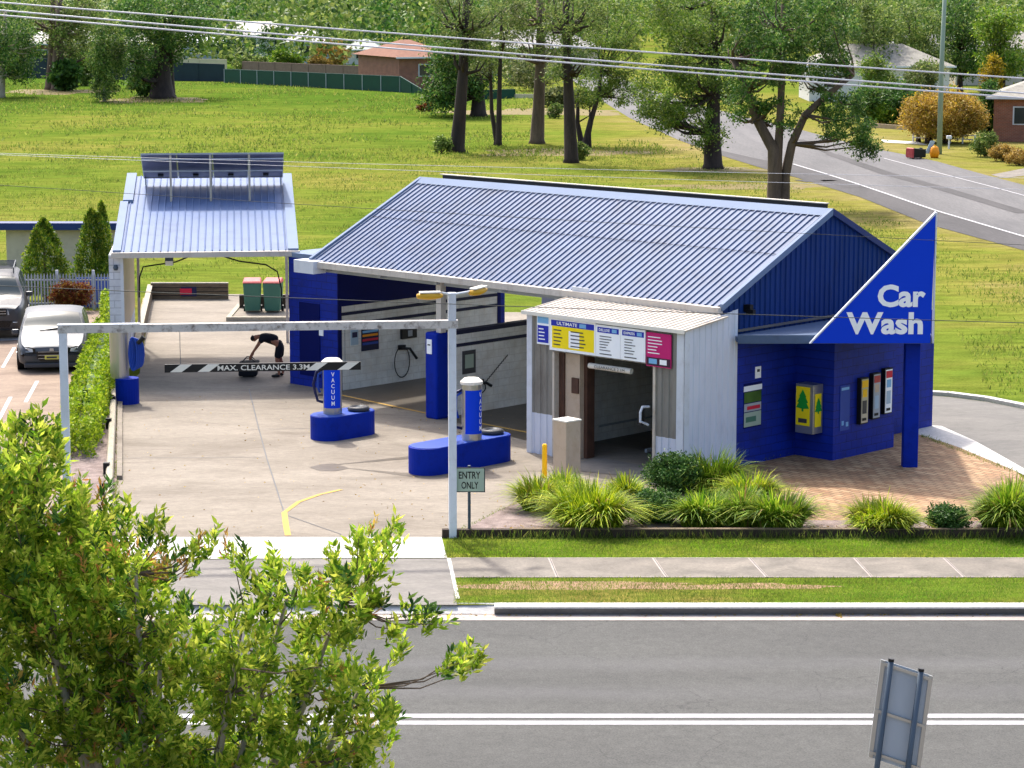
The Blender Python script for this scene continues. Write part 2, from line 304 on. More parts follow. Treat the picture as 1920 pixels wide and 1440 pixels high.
# ------------------------------------------------------------------ objects
def tag(o, label=None, cat=None, group=None, kind=None):
    if label: o['label'] = label
    if cat: o['category'] = cat
    if group: o['group'] = group
    if kind: o['kind'] = kind
    return o
ORG = {}
def thing(name, label, cat, loc=(0, 0, 0), group=None, rz=0):
    o = bpy.data.objects.new(name, None); COL.objects.link(o); o.empty_display_size = .2
    o.location = loc; o.rotation_euler = (0, 0, rz); ORG[o.name] = Vector(loc)
    return tag(o, label, cat, group)
class MB:
    def __init__(s): s.v = []; s.f = []
    def add(s, vs, fs):
        k = len(s.v); s.v += [tuple(v) for v in vs]; s.f += [tuple(i+k for i in f) for f in fs]; return s
    def ob(s, o, a, b, c):          # parallelepiped
        o, a, b, c = Vector(o), Vector(a), Vector(b), Vector(c)
        vs = [o, o+a, o+a+b, o+b, o+c, o+a+c, o+a+b+c, o+b+c]
        fs = [(0, 3, 2, 1), (4, 5, 6, 7), (0, 1, 5, 4), (1, 2, 6, 5), (2, 3, 7, 6), (3, 0, 4, 7)]
        if a.cross(b).dot(c) < 0: fs = [f[::-1] for f in fs]
        return s.add(vs, fs)
    def box(s, c, size, rz=0):
        c = Vector(c); x = Vector((math.cos(rz), math.sin(rz), 0))*size[0]; y = Vector((-math.sin(rz), math.cos(rz), 0))*size[1]; z = ZV*size[2]
        return s.ob(c-x/2-y/2, x, y, z)      # c = centre of base
    def prism(s, poly, z0, z1):
        n = len(poly); area = sum(poly[i][0]*poly[(i+1) % n][1]-poly[(i+1) % n][0]*poly[i][1] for i in range(n))
        if area < 0: poly = poly[::-1]
        vs = [(p[0], p[1], z0) for p in poly]+[(p[0], p[1], z1) for p in poly]
        fs = [tuple(range(n))[::-1], tuple(range(n, 2*n))]+[(i, (i+1) % n, (i+1) % n+n, i+n) for i in range(n)]
        return s.add(vs, fs)
    def sheet(s, poly, z):
        n = len(poly); area = sum(poly[i][0]*poly[(i+1) % n][1]-poly[(i+1) % n][0]*poly[i][1] for i in range(n))
        if area < 0: poly = poly[::-1]
        return s.add([(p[0], p[1], z) for p in poly], [tuple(range(n))])
    def slab(s, pts, nrm):          # planar polygon extruded by vector nrm
        n = len(pts); nrm = Vector(nrm); pts = [Vector(p) for p in pts]
        return s.add(pts+[p+nrm for p in pts], [tuple(range(n))[::-1], tuple(range(n, 2*n))]+[(i, (i+1) % n, (i+1) % n+n, i+n) for i in range(n)])
    def tube(s, pts, r, n=8, cap=True):
        pts = [Vector(p) for p in pts]; rs = r if isinstance(r, (list, tuple)) else [r]*len(pts); rings = []
        t0 = None
        for i, p in enumerate(pts):
            t = (pts[min(i+1, len(pts)-1)]-pts[max(i-1, 0)]).normalized()
            a = t.cross(ZV if abs(t.z) < .95 else XV).normalized()
            if t0 is not None:
                a = t0-t*t0.dot(t)
                a = a.normalized() if a.length > 1e-6 else t.cross(XV).normalized()
            t0 = a; b = t.cross(a)
            rings.append([p+(a*math.cos(2*math.pi*j/n)+b*math.sin(2*math.pi*j/n))*rs[i] for j in range(n)])
        vs = [v for g in rings for v in g]; fs = []
        for i in range(len(pts)-1):
            for j in range(n): fs.append((i*n+j, i*n+(j+1) % n, (i+1)*n+(j+1) % n, (i+1)*n+j))
        if cap: fs += [tuple(range(n))[::-1], tuple(range((len(pts)-1)*n, len(pts)*n))]
        return s.add(vs, fs)
    def lathe(s, c, prof, n=20):    # prof [(r,z)]
        c = Vector(c); vs = []; fs = []
        for r, z in prof:
            for j in range(n): vs.append(c+Vector((r*math.cos(2*math.pi*j/n), r*math.sin(2*math.pi*j/n), z)))
        for i in range(len(prof)-1):
            for j in range(n): fs.append((i*n+j, i*n+(j+1) % n, (i+1)*n+(j+1) % n, (i+1)*n+j))
        fs += [tuple(range(n))[::-1], tuple(range((len(prof)-1)*n, len(prof)*n))]
        return s.add(vs, fs)
    def ribs(s, o, along, run, nrm, pitch=.19, h=.03, top=.3):   # trapezoid profiled sheet: ribs run along `run`
        o, along, run, nrm = Vector(o), Vector(along), Vector(run), Vector(nrm).normalized()
        L = along.length; a = along/L; n = max(1, round(L/pitch)); p = L/n; xs = []
        for i in range(n):
            b = i*p; xs += [(b, 0), (b+p*(1-top)*.5, 0), (b+p*(1-top)*.5+p*.08, h), (b+p*(1-top)*.5+p*(top-.08), h), (b+p*(1-top)*.5+p*top, 0)]
        xs.append((L, 0)); vs = []
        for x, z in xs: q = o+a*x+nrm*z; vs += [q, q+run]
        fs = [(2*i, 2*i+2, 2*i+3, 2*i+1) for i in range(len(xs)-1)]
        return s.add(vs, fs)
    def build(s, name, m, parent=None, local=False, smooth=False, bevel=0):
        me = bpy.data.meshes.new(name); vs = s.v
        org = Vector((0, 0, 0))
        if parent is not None and parent.name in ORG: org = ORG[parent.name]
        if parent is None: 
            a = np.array(vs); org = Vector(((a[:, 0].min()+a[:, 0].max())/2, (a[:, 1].min()+a[:, 1].max())/2, a[:, 2].min()))
        if not local: vs = [(v[0]-org.x, v[1]-org.y, v[2]-org.z) for v in vs]
        me.from_pydata(vs, [], s.f); me.update()
        o = bpy.data.objects.new(name, me); COL.objects.link(o)
        me.materials.append(M[m] if isinstance(m, str) else m)
        if parent is not None: o.parent = parent; ORG[o.name] = org if not local else Vector((0, 0, 0))
        else:
            if not local: o.location = org
            ORG[o.name] = org
        if smooth:
            for p in me.polygons: p.use_smooth = True
        if bevel:
            b = o.modifiers.new('b', 'BEVEL'); b.width = bevel; b.segments = 2; b.limit_method = 'ANGLE'
        return o
def struct(name, poly, z, m):
    return tag(MB().sheet([(p.x, p.y) for p in poly], z).build(name, m), kind='structure')
def text(name, s, o, right, up, h, mat, parent, width=None, bold=.0, ext=.004, maxw=None):
    cu = bpy.data.curves.new('t', 'FONT'); cu.body = s; cu.size = 1; cu.offset = bold; cu.extrude = 0; cu.resolution_u = 3
    ob = bpy.data.objects.new('t', cu); COL.objects.link(ob)
    dg = bpy.context.evaluated_depsgraph_get(); me = ob.evaluated_get(dg).to_mesh()
    vs = [v.co.copy() for v in me.vertices]; fs = [tuple(p.vertices) for p in me.polygons]
    ob.evaluated_get(dg).to_mesh_clear(); bpy.data.objects.remove(ob)
    x0 = min(v.x for v in vs); x1 = max(v.x for v in vs); y0 = min(v.y for v in vs); y1 = max(v.y for v in vs)
    ky = h/(y1-y0); kx = width/(x1-x0) if width else ky
    right, up = Vector(right).normalized(), Vector(up).normalized(); nrm = right.cross(up); o = Vector(o)
    mb = MB(); mb.add([o+right*(v.x-x0)*kx+up*(v.y-y0)*ky+nrm*ext for v in vs], fs)
    return mb.build(name, mat, parent)
def fast_mesh(name, V, Q, mat, parent=None, nv=4):
    """V (n,3), Q (m,4) numpy -> object, much faster than from_pydata"""
    me = bpy.data.meshes.new(name); org = Vector((0, 0, 0))
    if parent is not None and parent.name in ORG: org = ORG[parent.name]
    V = np.asarray(V, np.float32)-np.array(org, np.float32)
    me.vertices.add(len(V)); me.vertices.foreach_set('co', V.ravel())
    me.loops.add(Q.size); me.loops.foreach_set('vertex_index', Q.astype(np.int32).ravel())
    me.polygons.add(len(Q)); me.polygons.foreach_set('loop_start', np.arange(0, Q.size, Q.shape[1], dtype=np.int32))
    me.polygons.foreach_set('loop_total', np.full(len(Q), Q.shape[1], np.int32)); me.update(calc_edges=True); me.validate()
    me.materials.append(M[mat]); o = bpy.data.objects.new(name, me); COL.objects.link(o)
    if parent is not None: o.parent = parent
    return o
def unit(a): return a/np.maximum(np.linalg.norm(a, axis=1, keepdims=True), 1e-9)
def leaves(name, C, size, mat, parent=None, aspect=.45, dirs=None, up=.0, jitter=.35):
    """C (n,3) leaf positions; a leaf is a four-cornered blade"""
    n = len(C); d = unit(rng.normal(size=(n, 3))+np.array([0, 0, up])) if dirs is None else unit(dirs)
    q = unit(np.cross(d, rng.normal(size=(n, 3)))); L = size*(1+jitter*rng.uniform(-1, 1, (n, 1)))
    a = C; b = C+d*L*.5+q*L*aspect*.5; c = C+d*L; e = C+d*L*.5-q*L*aspect*.5
    V = np.stack([a, b, c, e], 1).reshape(-1, 3); Q = np.arange(4*n).reshape(n, 4)
    return fast_mesh(name, V, Q, mat, parent)
def cloud(ells, nclump, per, cr, shell=.55):
    """leaf centres: clumps scattered towards the surface of ellipsoids [(x,y,z,rx,ry,rz)]"""
    E_ = np.array(ells, float); vol = E_[:, 3]*E_[:, 4]+E_[:, 5]*E_[:, 3]; pr = vol/vol.sum()
    k = rng.choice(len(E_), nclump, p=pr); d = unit(rng.normal(size=(nclump, 3))); r = shell+(1-shell)*rng.uniform(0, 1, (nclump, 1))**.6
    r *= rng.uniform(.82, 1.12, (nclump, 1))
    cc = E_[k, :3]+d*r*E_[k, 3:]
    s = cr*rng.uniform(.6, 1.35, (nclump, 1, 1))
    pts = cc[:, None, :]+rng.normal(size=(nclump, per, 3))*s*np.array([.5, .5, .38])
    return cc, pts.reshape(-1, 3)
# ------------------------------------------------------------------ terrain, roads, paths
KB = G(900, 1133).y                     # back of the kerb on the far side of the street
tag(MB().sheet([(-900, -60), (900, -60), (900, KB-.02), (-900, KB-.02)], -.17).build('lower_ground', 'conc_gr'), kind='structure')
tag(MB().sheet([(-2600, KB-.03), (2600, KB-.03), (2600, 3800), (-2600, 3800)], 0).build('ground', 'field'), kind='structure')
yk1 = G(900, 1141).y; yk2 = G(900, 1152, -.13).y; yg2 = G(900, 1163, -.13).y
tag(MB().sheet([(-300, 28.9), (300, 28.9), (300, yg2+.01), (-300, yg2+.01)], -.14).build('road', 'asph'), kind='structure')
tag(MB().ob((-300, yg2, -.17), (600, 0, 0), (0, yk2-yg2+.05, 0), (0, 0, .04)).build('gutter', 'gutter'), kind='structure')
xd0, xd1 = G(225, 1130).x, G(868, 1130).x
kb = MB()
for a, b in ((xd1+.55, 300), (-300, xd0-.5)):
    kb.add([(a, yk2, -.13), (b, yk2, -.13), (b, yk1+.03, .0), (a, yk1+.03, .0)], [(0, 1, 2, 3)])
tag(kb.build('kerb', 'kerbface'), kind='structure')
kt = MB()
for a, b in ((xd1+.55, 300), (-300, xd0-.5)): kt.ob((a, yk1+.03, -.012), (b-a, 0, 0), (0, KB-yk1+.02, 0), (0, 0, .03))
tag(kt.build('kerb_top', 'conc_wh'), kind='structure')
# layback of the crossing: a slope from the gutter to the driveway, with wings
lb = MB(); lb.add([(xd0, yk2, -.12), (xd1, yk2, -.12), (xd1, KB+.05, .012), (xd0, KB+.05, .012)], [(0, 1, 2, 3)])
lb.add([(xd1, yk2, -.12), (xd1+.56, yk2, -.128), (xd1+.56, yk1+.03, .012), (xd1+.56, KB+.02, .019), (xd1, KB+.05, .012)], [(0, 1, 2, 3, 4)])
tag(lb.build('driveway_layback', 'conc_wh'), kind='structure')
for nm, y0, y1 in (('centre_line', 1339, 1346), ('centre_line', 1352, 1359)):
    ya, yb = G(900, y1, -.14).y, G(900, y0, -.14).y
    tag(MB().sheet([(-300, ya), (300, ya), (300, yb), (-300, yb)], -.135).build(nm, 'wline'), kind='structure')
tag(MB().ob((-300, 28.7, -.17), (600, 0, 0), (0, .2, 0), (0, 0, .17)).build('near_kerb', 'conc_wh'), kind='structure')
tag(MB().ob((-300, -40, -.165), (600, 0, 0), (0, 68.69, 0), (0, 0, .155)).build('near_verge', 'conc_gr'), kind='structure')  # unseen ground; grey chosen to keep green bounce light off the road sign
yp0, yp1 = G(900, 1084).y, G(900, 1047).y; yb0 = G(900, 1009).y
struct('verge_strip', [Vector((G(853, 1125).x-.05, KB+.01, 0)), Vector((70, KB+.01, 0)), Vector((70, yp0, 0)), Vector((G(843, 1084).x-.1, yp0, 0))], .006, 'lawn2')
struct('lawn_strip', [Vector((G(840, 1046).x-.1, yp1, 0)), Vector((70, yp1, 0)), Vector((70, yb0, 0)), Vector((G(829, 1009).x-.05, yb0, 0))], .007, 'lawn')
struct('footpath', [Vector((G(850, 1084).x, yp0, 0)), Vector((70, yp0, 0)), Vector((70, yp1, 0)), Vector((G(838, 1047).x, yp1, 0))], .014, 'path')
# pale joints and edges of the footpath
j = MB()
jx = [(1030, 1045), (1225, 1250), (1405, 1438), (1602, 1635), (1770, 1808), (1950, 1995)]
for a, b in jx:
    p, q = G(a, 1048), G(b, 1084)
    j.sheet([(p.x-.03, p.y), (p.x+.03, p.y), (q.x+.03, q.y), (q.x-.03, q.y)], .019)
for yy in (yp1-.03, yp0): j.sheet([(G(850, 1084).x, yy), (70, yy), (70, yy+.03), (G(850, 1084).x, yy+.03)], .018)
tag(j.build('footpath_joints', 'gutter'), kind='structure')
jd = MB()
for a, b in jx:
    p, q = G(a, 1048), G(b, 1084)
    jd.sheet([(p.x+.0, p.y), (p.x+.015, p.y), (q.x+.015, q.y), (q.x, q.y)], .022)
tag(jd.build('footpath_joint_gaps', 'dark'), kind='structure')
# driveway crossing: pale strip next to the apron, weathered slab next to the street
struct('crossing_strip', [G(190, 1050), G(838, 1047), G(828, 1008), G(205, 1008)], .015, 'conc_wh')
struct('crossing_slab', [G(150, 1135), G(857, 1135), G(838, 1048), G(190, 1051)], .010, 'conc_gr')
g1 = G(838, 1048); g2 = G(855, 1124)
tag(MB().sheet([(g1.x, g1.y), (g1.x+.07, g1.y), (g2.x+.07, g2.y), (g2.x, g2.y)], .017).build('crossing_edge', 'conc_wh'), kind='structure')
APR = [(214, 1007), (828, 1007), (868, 1000), (985, 936), (1215, 915), (1300, 915), (1385, 884), (1500, 840), (1560, 700), (1300, 590), (900, 585), (560, 552), (284, 552), (262, 700), (224, 740)]
struct('concrete_apron', [G(*p) for p in APR], .008, 'conc')
struct('pavers', [G(1286, 903), G(1386, 874), G(1500, 836), G(1600, 790), G(1727, 814), G(1760, 826), G(1795, 839), G(1850, 862), G(1905, 884), G(1920, 902), G(1880, 965), G(1850, 982), G(1500, 981), G(1420, 950), G(1340, 925)], .016, 'paver')
BED = [(835, 1003), (866, 998), (985, 932), (1070, 918), (1215, 912), (1300, 905), (1345, 922), (1420, 948), (1500, 977), (1850, 979), (1882, 962), (1925, 900), (2050, 940), (2300, 1003)]
struct('garden_bed_gravel', [G(*p) for p in BED], .022, 'gravel')
struct('exit_lane', [G(1500, 733), G(1727, 741), G(1780, 745), G(1850, 754), G(1920, 768), G(2050, 800), G(2300, 880), G(2300, 1000), G(2060, 945), G(1925, 884), G(1860, 853), G(1800, 828), G(1760, 817), G(1727, 812), G(1600, 790), G(1500, 800)], .01, 'lane')
lk = MB()
def kerbline(mb, pts, wd, z0, z1):
    pts = [Vector((p[0], p[1], 0)) for p in pts]
    for a, b in zip(pts[:-1], pts[1:]):
        t = (b-a).normalized(); nn = Vector((-t.y, t.x, 0))*wd/2; e = t*.0
        mb.ob(Vector((a.x, a.y, z0))-nn-e, (b-a)+e*2, nn*2, ZV*(z1-z0))
kerbline(lk, [G(1500, 731), G(1727, 739), G(1780, 742), G(1850, 751), G(1920, 765), G(2050, 797), G(2300, 875)], .24, -.05, .10)
tag(lk.build('lane_kerb', 'conc_wh'), kind='structure')
struct('lane_edge_strip', [G(1700, 797), G(1765, 800), G(1830, 829), G(1920, 880), G(2060, 941), G(2300, 998), G(2300, 1012), G(1960, 912), G(1905, 885), G(1850, 862), G(1795, 839), G(1740, 821), G(1700, 810)], .020, 'conc_wh')
struct('car_park', [G(-400, 1010), G(95, 1010), G(140, 870), G(212, 650), G(222, 583), G(60, 583), G(-400, 583)], .009, 'park')
struct('gravel_strip', [G(70, 1007), G(216, 1007), G(224, 740), G(230, 640), G(212, 640), G(140, 850)], .013, 'gravel')
pl = MB()
for a, b in (((5, 690), (27, 652)), ((20, 745), (-40, 860)), ((-30, 640), (-5, 600)), ((48, 755), (70, 715))):
    p, q = G(*a), G(*b); d = (q-p).normalized(); nn = Vector((-d.y, d.x, 0))*.05
    pl.sheet([(p-nn)[:2], (p+nn)[:2], (q+nn)[:2], (q-nn)[:2]], .014)
tag(pl.build('car_park_lines', 'wline'), kind='structure')
struct('wheel_lane_mark', [G(-40, 637), G(35, 633), G(35, 638), G(-40, 642)], .015, 'wline')
# darker wet floors inside the bays
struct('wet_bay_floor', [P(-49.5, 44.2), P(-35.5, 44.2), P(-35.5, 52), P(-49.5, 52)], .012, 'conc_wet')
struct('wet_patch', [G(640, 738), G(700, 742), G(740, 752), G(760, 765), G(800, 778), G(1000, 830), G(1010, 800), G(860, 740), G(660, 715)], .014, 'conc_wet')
struct('tunnel_threshold', [G(1085, 868), G(1125, 860), G(1240, 880), G(1235, 900), G(1090, 885)], .018, 'conc_gr')
struct('drain_patch', [G(580, 877), G(605, 871), G(628, 870), G(655, 879), G(632, 884), G(600, 884)], .013, 'conc_wet')
for a, b in (((655, 879), (785, 893)), ((630, 872), (775, 858))):
    p, q = G(*a), G(*b); d = (q-p).normalized(); nn = Vector((-d.y, d.x, 0))
    struct('water_trickle', [p-nn*.02, p+nn*.02, q+nn*.16, q-nn*.16], .0125, 'conc_wet')
# yellow line across the bay mouths and at the entry
yl = MB()
def strip(mb, pts, wd, z):
    pts = [G(*p) for p in pts]
    for a, b in zip(pts[:-1], pts[1:]):
        t = (b-a).normalized(); nn = Vector((-t.y, t.x, 0))*wd/2
        mb.sheet([(a-nn)[:2], (b-nn)[:2], (b+nn)[:2], (a+nn)[:2]], z)
strip(yl, [(636, 741), (702, 755), (805, 777)], .09, .0165); strip(yl, [(902, 795), (990, 812)], .09, .0165)
tag(yl.build('bay_line', 'yline'), kind='structure')
y2 = MB(); strip(y2, [(533, 962), (560, 942), (600, 928), (640, 919)], .10, .0155); strip(y2, [(540, 1005), (536, 985), (533, 962)], .12, .0157)
tag(y2.build('entry_line', 'yline'), kind='structure')
cj = MB()
strip(cj, [(467, 730), (484, 800), (500, 860), (534, 966)], .025, .0145); strip(cj, [(534, 966), (640, 1003)], .02, .0146); strip(cj, [(470, 806), (592, 804)], .02, .0147)
strip(cj, [(224, 740), (590, 732)], .02, .0148); strip(cj, [(224, 860), (500, 858)], .02, .0149)
tag(cj.build('concrete_joints', 'cargrey'), kind='structure')
# side road behind
NE = [(1020, 120), (1080, 155), (1133, 192), (1180, 221), (1273, 263), (1353, 292), (1430, 316), (1493, 333), (1547, 350), (1613, 370), (1675, 395), (1737, 420), (1920, 470), (2150, 540), (2500, 650)]
FE = [(2700, 480), (2300, 405), (2060, 372), (1920, 347), (1847, 328), (1757, 303), (1697, 290), (1650, 281), (1600, 270), (1500, 243), (1400, 220), (1290, 192), (1210, 165), (1120, 130), (1060, 105)]
struct('side_road', [G(*p) for p in NE+FE], .010, 'asph2')
SHL = [(1273, 258), (1353, 283), (1430, 300), (1487, 309), (1547, 327), (1613, 348), (1757, 397), (1920, 445), (2150, 512), (2500, 615)]
struct('road_shoulder', [G(*p) for p in NE[4:]]+[G(*p) for p in SHL[::-1]], .016, 'asph3')
sl = MB(); strip(sl, [(p[0], p[1]-1) for p in SHL[3:]], .14, .022); strip(sl, [(1657, 297), (1757, 324), (1850, 348), (1920, 367), (2060, 402)], .09, .022)
tag(sl.build('road_edge_line', 'wline'), kind='structure')
dp = MB()
for pts, wd in (([(1560, 290), (1660, 325), (1760, 352), (1920, 400)], .8), ([(1500, 262), (1560, 290)], .5), ([(1500, 340), (1560, 338), (1610, 352)], 1.4)): strip(dp, pts, wd, .021)
tag(dp.build('road_patch_seal', 'asph3'), kind='structure')
struct('far_footpath', [G(1652, 262), G(1720, 266), G(1740, 272), G(1655, 267)], .012, 'conc_wh')
struct('house_driveway', [G(1858, 328), G(1920, 316), G(2100, 296), G(2100, 312), G(1920, 330), G(1880, 334)], .012, 'path')
def blob(cx, cy, rx, ry, n=40):
    out = []; ph = [random.uniform(0, 6.28) for _ in range(4)]
    for i in range(n):
        a = 2*math.pi*i/n; k = 1+.16*math.sin(3*a+ph[0])+.12*math.sin(5*a+ph[1])+.08*math.sin(9*a+ph[2])
        out.append(Vector((cx+rx*k*math.cos(a), cy+ry*k*math.sin(a), 0)))
    return out
for i, (px, py, rx, ry) in enumerate([(1050, 286, 5.0, 3.2), (1340, 318, 3.0, 1.8), (110, 172, 5, 5), (290, 187, 4.5, 6), (1010, 210, 7, 5), (1400, 350, 4.5, 1.7)]):
    c = G(px, py); struct('leaf_litter', blob(c.x, c.y, rx, ry), .004+.0001*i, 'litter')
# ------------------------------------------------------------------ main wash building
uL, uR, wE, wR, hE, hR, wB = -49.04, -35.55, 43.735, 47.64, 3.6, 5.45, 51.55
bld = thing('car_wash_building', 'long blue car wash building with a pale ribbed gable roof over open wash bays', 'building', tuple(P(-42.5, 47.6)))
run = P(0, wR-wE, hR-hE); nf = UV.cross(run).normalized()
rf = MB(); rf.ribs(P(uL, wE, hE), UV*(uR-uL), run, nf, .19, .032); rf.ob(P(uL, wE, hE-.05), UV*(uR-uL), run, ZV*.045)
roof = rf.build('roof', 'roof', bld)
rb = MB(); rb.ribs(P(uL, wB, hE), UV*(uR-uL), P(0, wR-wB, hR-hE), UV.cross(P(0, wB-wR, hE-hR)).normalized()*1, .19, .03); rb.ob(P(uL, wB, hE-.05), UV*(uR-uL), P(0, wR-wB, hR-hE), ZV*.045); rb.build('roof', 'roof', bld)
rc = MB(); rc.slab([P(uL-.04, wR-.24, hR-.08), P(uL-.04, wR, hR+.07), P(uL-.04, wR+.2, hR-.02), P(uL-.04, wR, hR+.03)], UV*(uR-uL+.1)); rc.build('ridge_cap', 'trim', roof)
rc = MB(); rc.ob(P(uL+.6, wR+.22, hR-.02), UV*(uR-uL-.9), WV*.06, ZV*.16); rc.build('ridge_vent', 'dark', roof)
rc = MB(); rc.ob(P(uL+.5, wR+.20, hR+.14), UV*(uR-uL-.8), WV*.14, ZV*.02); rc.build('vent_cover', 'cream_roof', roof)
for u0 in (uL-.05, uR-.02):
    b = MB(); b.ob(P(u0, wE-.05, hE-.08), UV*.09, P(0, wR-wE+.05, hR-hE), ZV*.15); b.build('barge', 'trim', roof)
    b = MB(); b.ob(P(u0, wR+.02, hR-.08), UV*.09, P(0, wB-wR, hE-hR), ZV*.15); b.build('barge', 'bluecap', roof)
MB().ob(P(uL+.05, wE+2.05, hE+(hR-hE)*2.05/(wR-wE)+.022), UV*(uR-uL-.1), WV*.012, ZV*.014).build('sheet_lap', 'navy', roof)
g = MB(); g.ob(P(uL-.02, wE-.17, hE-.15), UV*(uR-uL+.04), WV*.17, ZV*.15); g.build('gutter', 'gut', bld)
g = MB(); g.ob(P(uL-.35, wE-.3, hE-.30), UV*.75, WV*.42, ZV*.32); g.build('rain_head', 'white', bld)
b = MB()
for u0 in (-48.6, -46.6, -44.6, -42.4): b.ob(P(u0, wE+.02, hE-.25), UV*.08, P(0, 7.7, 0), ZV*.16)
b.ob(P(uL+.1, wE+.25, hE-.3), UV*(uR-uL-.2), WV*.07, ZV*.2); b.build('rafters', 'galv', bld)
# gable cladding
gc = MB(); wa, wz, nn_ = wE+.05, wB-.05, 42
xs = [wa+(wz-wa)*i/nn_ for i in range(nn_+1)]
top = lambda w_: hR-.06-(abs(w_-wR))*(hR-hE)/(wR-wE)
for i in range(nn_):
    a, b2 = xs[i], xs[i+1]; d = .03; m1 = a+(b2-a)*.3; m2 = a+(b2-a)*.4; m3 = a+(b2-a)*.9
    if a < wR < b2: pass
    for p, q, o0, o1 in ((a, m1, 0, 0), (m1, m2, 0, d), (m2, m3, d, d), (m3, b2, d, 0)):
        gc.add([P(uR-.06+o0, p, 2.9), P(uR-.06+o1, q, 2.9), P(uR-.06+o1, q, top(q)), P(uR-.06+o0, p, top(p))], [(0, 1, 2, 3)])
gable = gc.build('gable_cladding', 'clad', bld)
b = MB(); b.slab([P(uL+.12, wa, hE-.1), P(uL+.12, wz, hE-.1), P(uL+.12, wR, hR-.1)], UV*.04); b.build('far_gable', 'clad', bld)
l = MB(); l.box(P(uR-.0, 44.62, 3.42), (.12, .26, .16), -TH+math.pi/2); l.box(P(uR+.12, 44.6, 3.36), (.1, .2, .12), -TH+math.pi/2); l.build('flood_light', 'dark', gable)
l = MB(); l.box(P(uR-.02, 44.0, 3.02), (.22, .1, .3), -TH); l.build('junction_box', 'white', gable)
# plant room / pier at the left end
b = MB(); b.ob(P(-51.42, 45.04, 0), UV*1.90, WV*6.3, ZV*3.42); pier = b.build('plant_room', 'blueblock2', bld)
b = MB(); b.ob(P(-51.47, 44.99, 3.42), UV*1.95, WV*6.4, ZV*.12); b.build('flat_roof', 'trim', pier)
b = MB(); b.ob(P(-51.0, 45.02, .3), UV*.8, WV*.02, ZV*1.95); b.build('access_door', 'bluedk', pier)
b = MB(); b.ob(P(-50.22, 45.015, 1.42), UV*.16, WV*.02, ZV*.34); lbl = b.build('bay_number_plate', 'printw', pier)
b = MB(); b.ob(P(-50.18, 45.008, 1.6), UV*.08, WV*.006, ZV*.03); b.build('number_mark', 'dark', lbl)
# partition walls: white block, navy stripes, blue above
w1 = MB(); w1.ob(P(-49.52, 45.16, 0), UV*.02, WV*5.9, ZV*2.24); wall1 = w1.build('partition_wall', 'block', bld)
b = MB(); b.ob(P(-49.515, 45.035, 0), UV*.03, WV*.125, ZV*3.45); b.ob(P(-49.515, 45.16, 2.24), UV*.03, WV*5.86, ZV*1.2); b.ob(P(-49.515, 51.02, 0), UV*.03, WV*.12, ZV*3.45); b.build('blue_band', 'bluedk', wall1)
for z0 in (1.99, 1.70):
    b = MB(); b.ob(P(-49.498, 45.16, z0), UV*.006, WV*5.86, ZV*.085); b.build('stripe', 'navy', wall1)
w2 = MB(); w2.ob(P(-44.82, 44.18, 0), UV*.22, WV*6.6, ZV*2.13); wall2 = w2.build('partition_wall', 'block', bld)
for z0, hh in ((2.03, .104), (1.72, .085)):
    b = MB(); b.ob(P(-44.824, 44.178, z0), UV*.229, WV*6.604, ZV*hh); b.build('stripe', 'navy', wall2)
c2 = MB(); c2.ob(P(-44.94, 43.76, 0), UV*.42, WV*.42, ZV*2.15); col2 = c2.build('blue_column', 'blue', bld, bevel=.05)
b = MB(); b.ob(P(-44.86, 43.745, 1.62), UV*.17, WV*.02, ZV*.36); lbl = b.build('bay_number_plate', 'printw', col2)
b = MB(); b.ob(P(-44.82, 43.738, 1.83), UV*.09, WV*.006, ZV*.03); b.build('number_mark', 'dark', lbl)
b = MB(); b.ob(P(-44.66, 43.88, 2.15), UV*.17, WV*.17, ZV*1.35); b.build('roof_post', 'gut', bld)
MB().ob(P(-40.05, 43.9, 0), UV*.1, WV*.1, ZV*3.42).build('roof_post', 'rust', bld)
for u_ in (-44.9, -40.15): MB().ob(P(u_, 51.42, 0), UV*.15, WV*.15, ZV*3.42).build('roof_post', 'bluedk', bld)
# tunnel walls
t1 = MB(); t1.ob(P(-39.92, 44.0, 0), UV*.2, WV*7.4, ZV*3.42); t1.build('tunnel_wall', 'block', bld)
t1 = MB(); t1.ob(P(-35.66, 44.0, 0), UV*.2, WV*7.4, ZV*2.9); t1.build('tunnel_wall', 'block', bld)
t1 = MB(); t1.ob(P(-39.7, 51.2, 0), UV*4.0, WV*.15, ZV*3.4); t1.build('tunnel_end_wall', 'interior', bld)
t1 = MB(); t1.ob(P(-39.7, 42.4, 3.0), UV*4.2, WV*8.8, ZV*.04); t1.build('tunnel_ceiling', 'interior', bld)
t1 = MB(); t1.ob(P(-39.68, 44.3, .35), UV*.04, WV*5.5, ZV*.04); t1.ob(P(-37.9, 43.9, .03), UV*.06, WV*6.5, ZV*.08); t1.build('wheel_guide', 'galv', bld)
# blue shop room with the recess
room = MB(); room.prism([tuple(P(*q))[:2] for q in ((-35.44, 43.98), (-35.30, 43.98), (-35.30, 46.11), (-34.23, 46.11), (-34.23, 48.45), (-35.2, 48.45), (-35.2, 51.4), (-35.44, 51.4))], 0, 2.86)
shop = room.build('shop_walls', 'blueblock', bld)
cy = 55.92
can = MB(); can.prism([(4.93, cy), (9.2, cy), (9.35, cy+1.2), (9.6, cy+4.9), tuple(P(-35.4, 51.4))[:2], tuple(P(-35.4, 44.0))[:2]], 2.86, 2.97); can.build('canopy', 'fascia', bld)
b = MB(); b.ob((4.95, cy-.03, 2.83), (4.25, 0, 0), (0, .05, 0), (0, 0, .19)); b.build('canopy_fascia', 'fascia', bld)
cpost = MB(); q = G(1707, 878); cpost.box((q.x, q.y+.16, 0), (.33, .3, 2.86)); cpost.build('sign_column', 'blue', bld, bevel=.02)
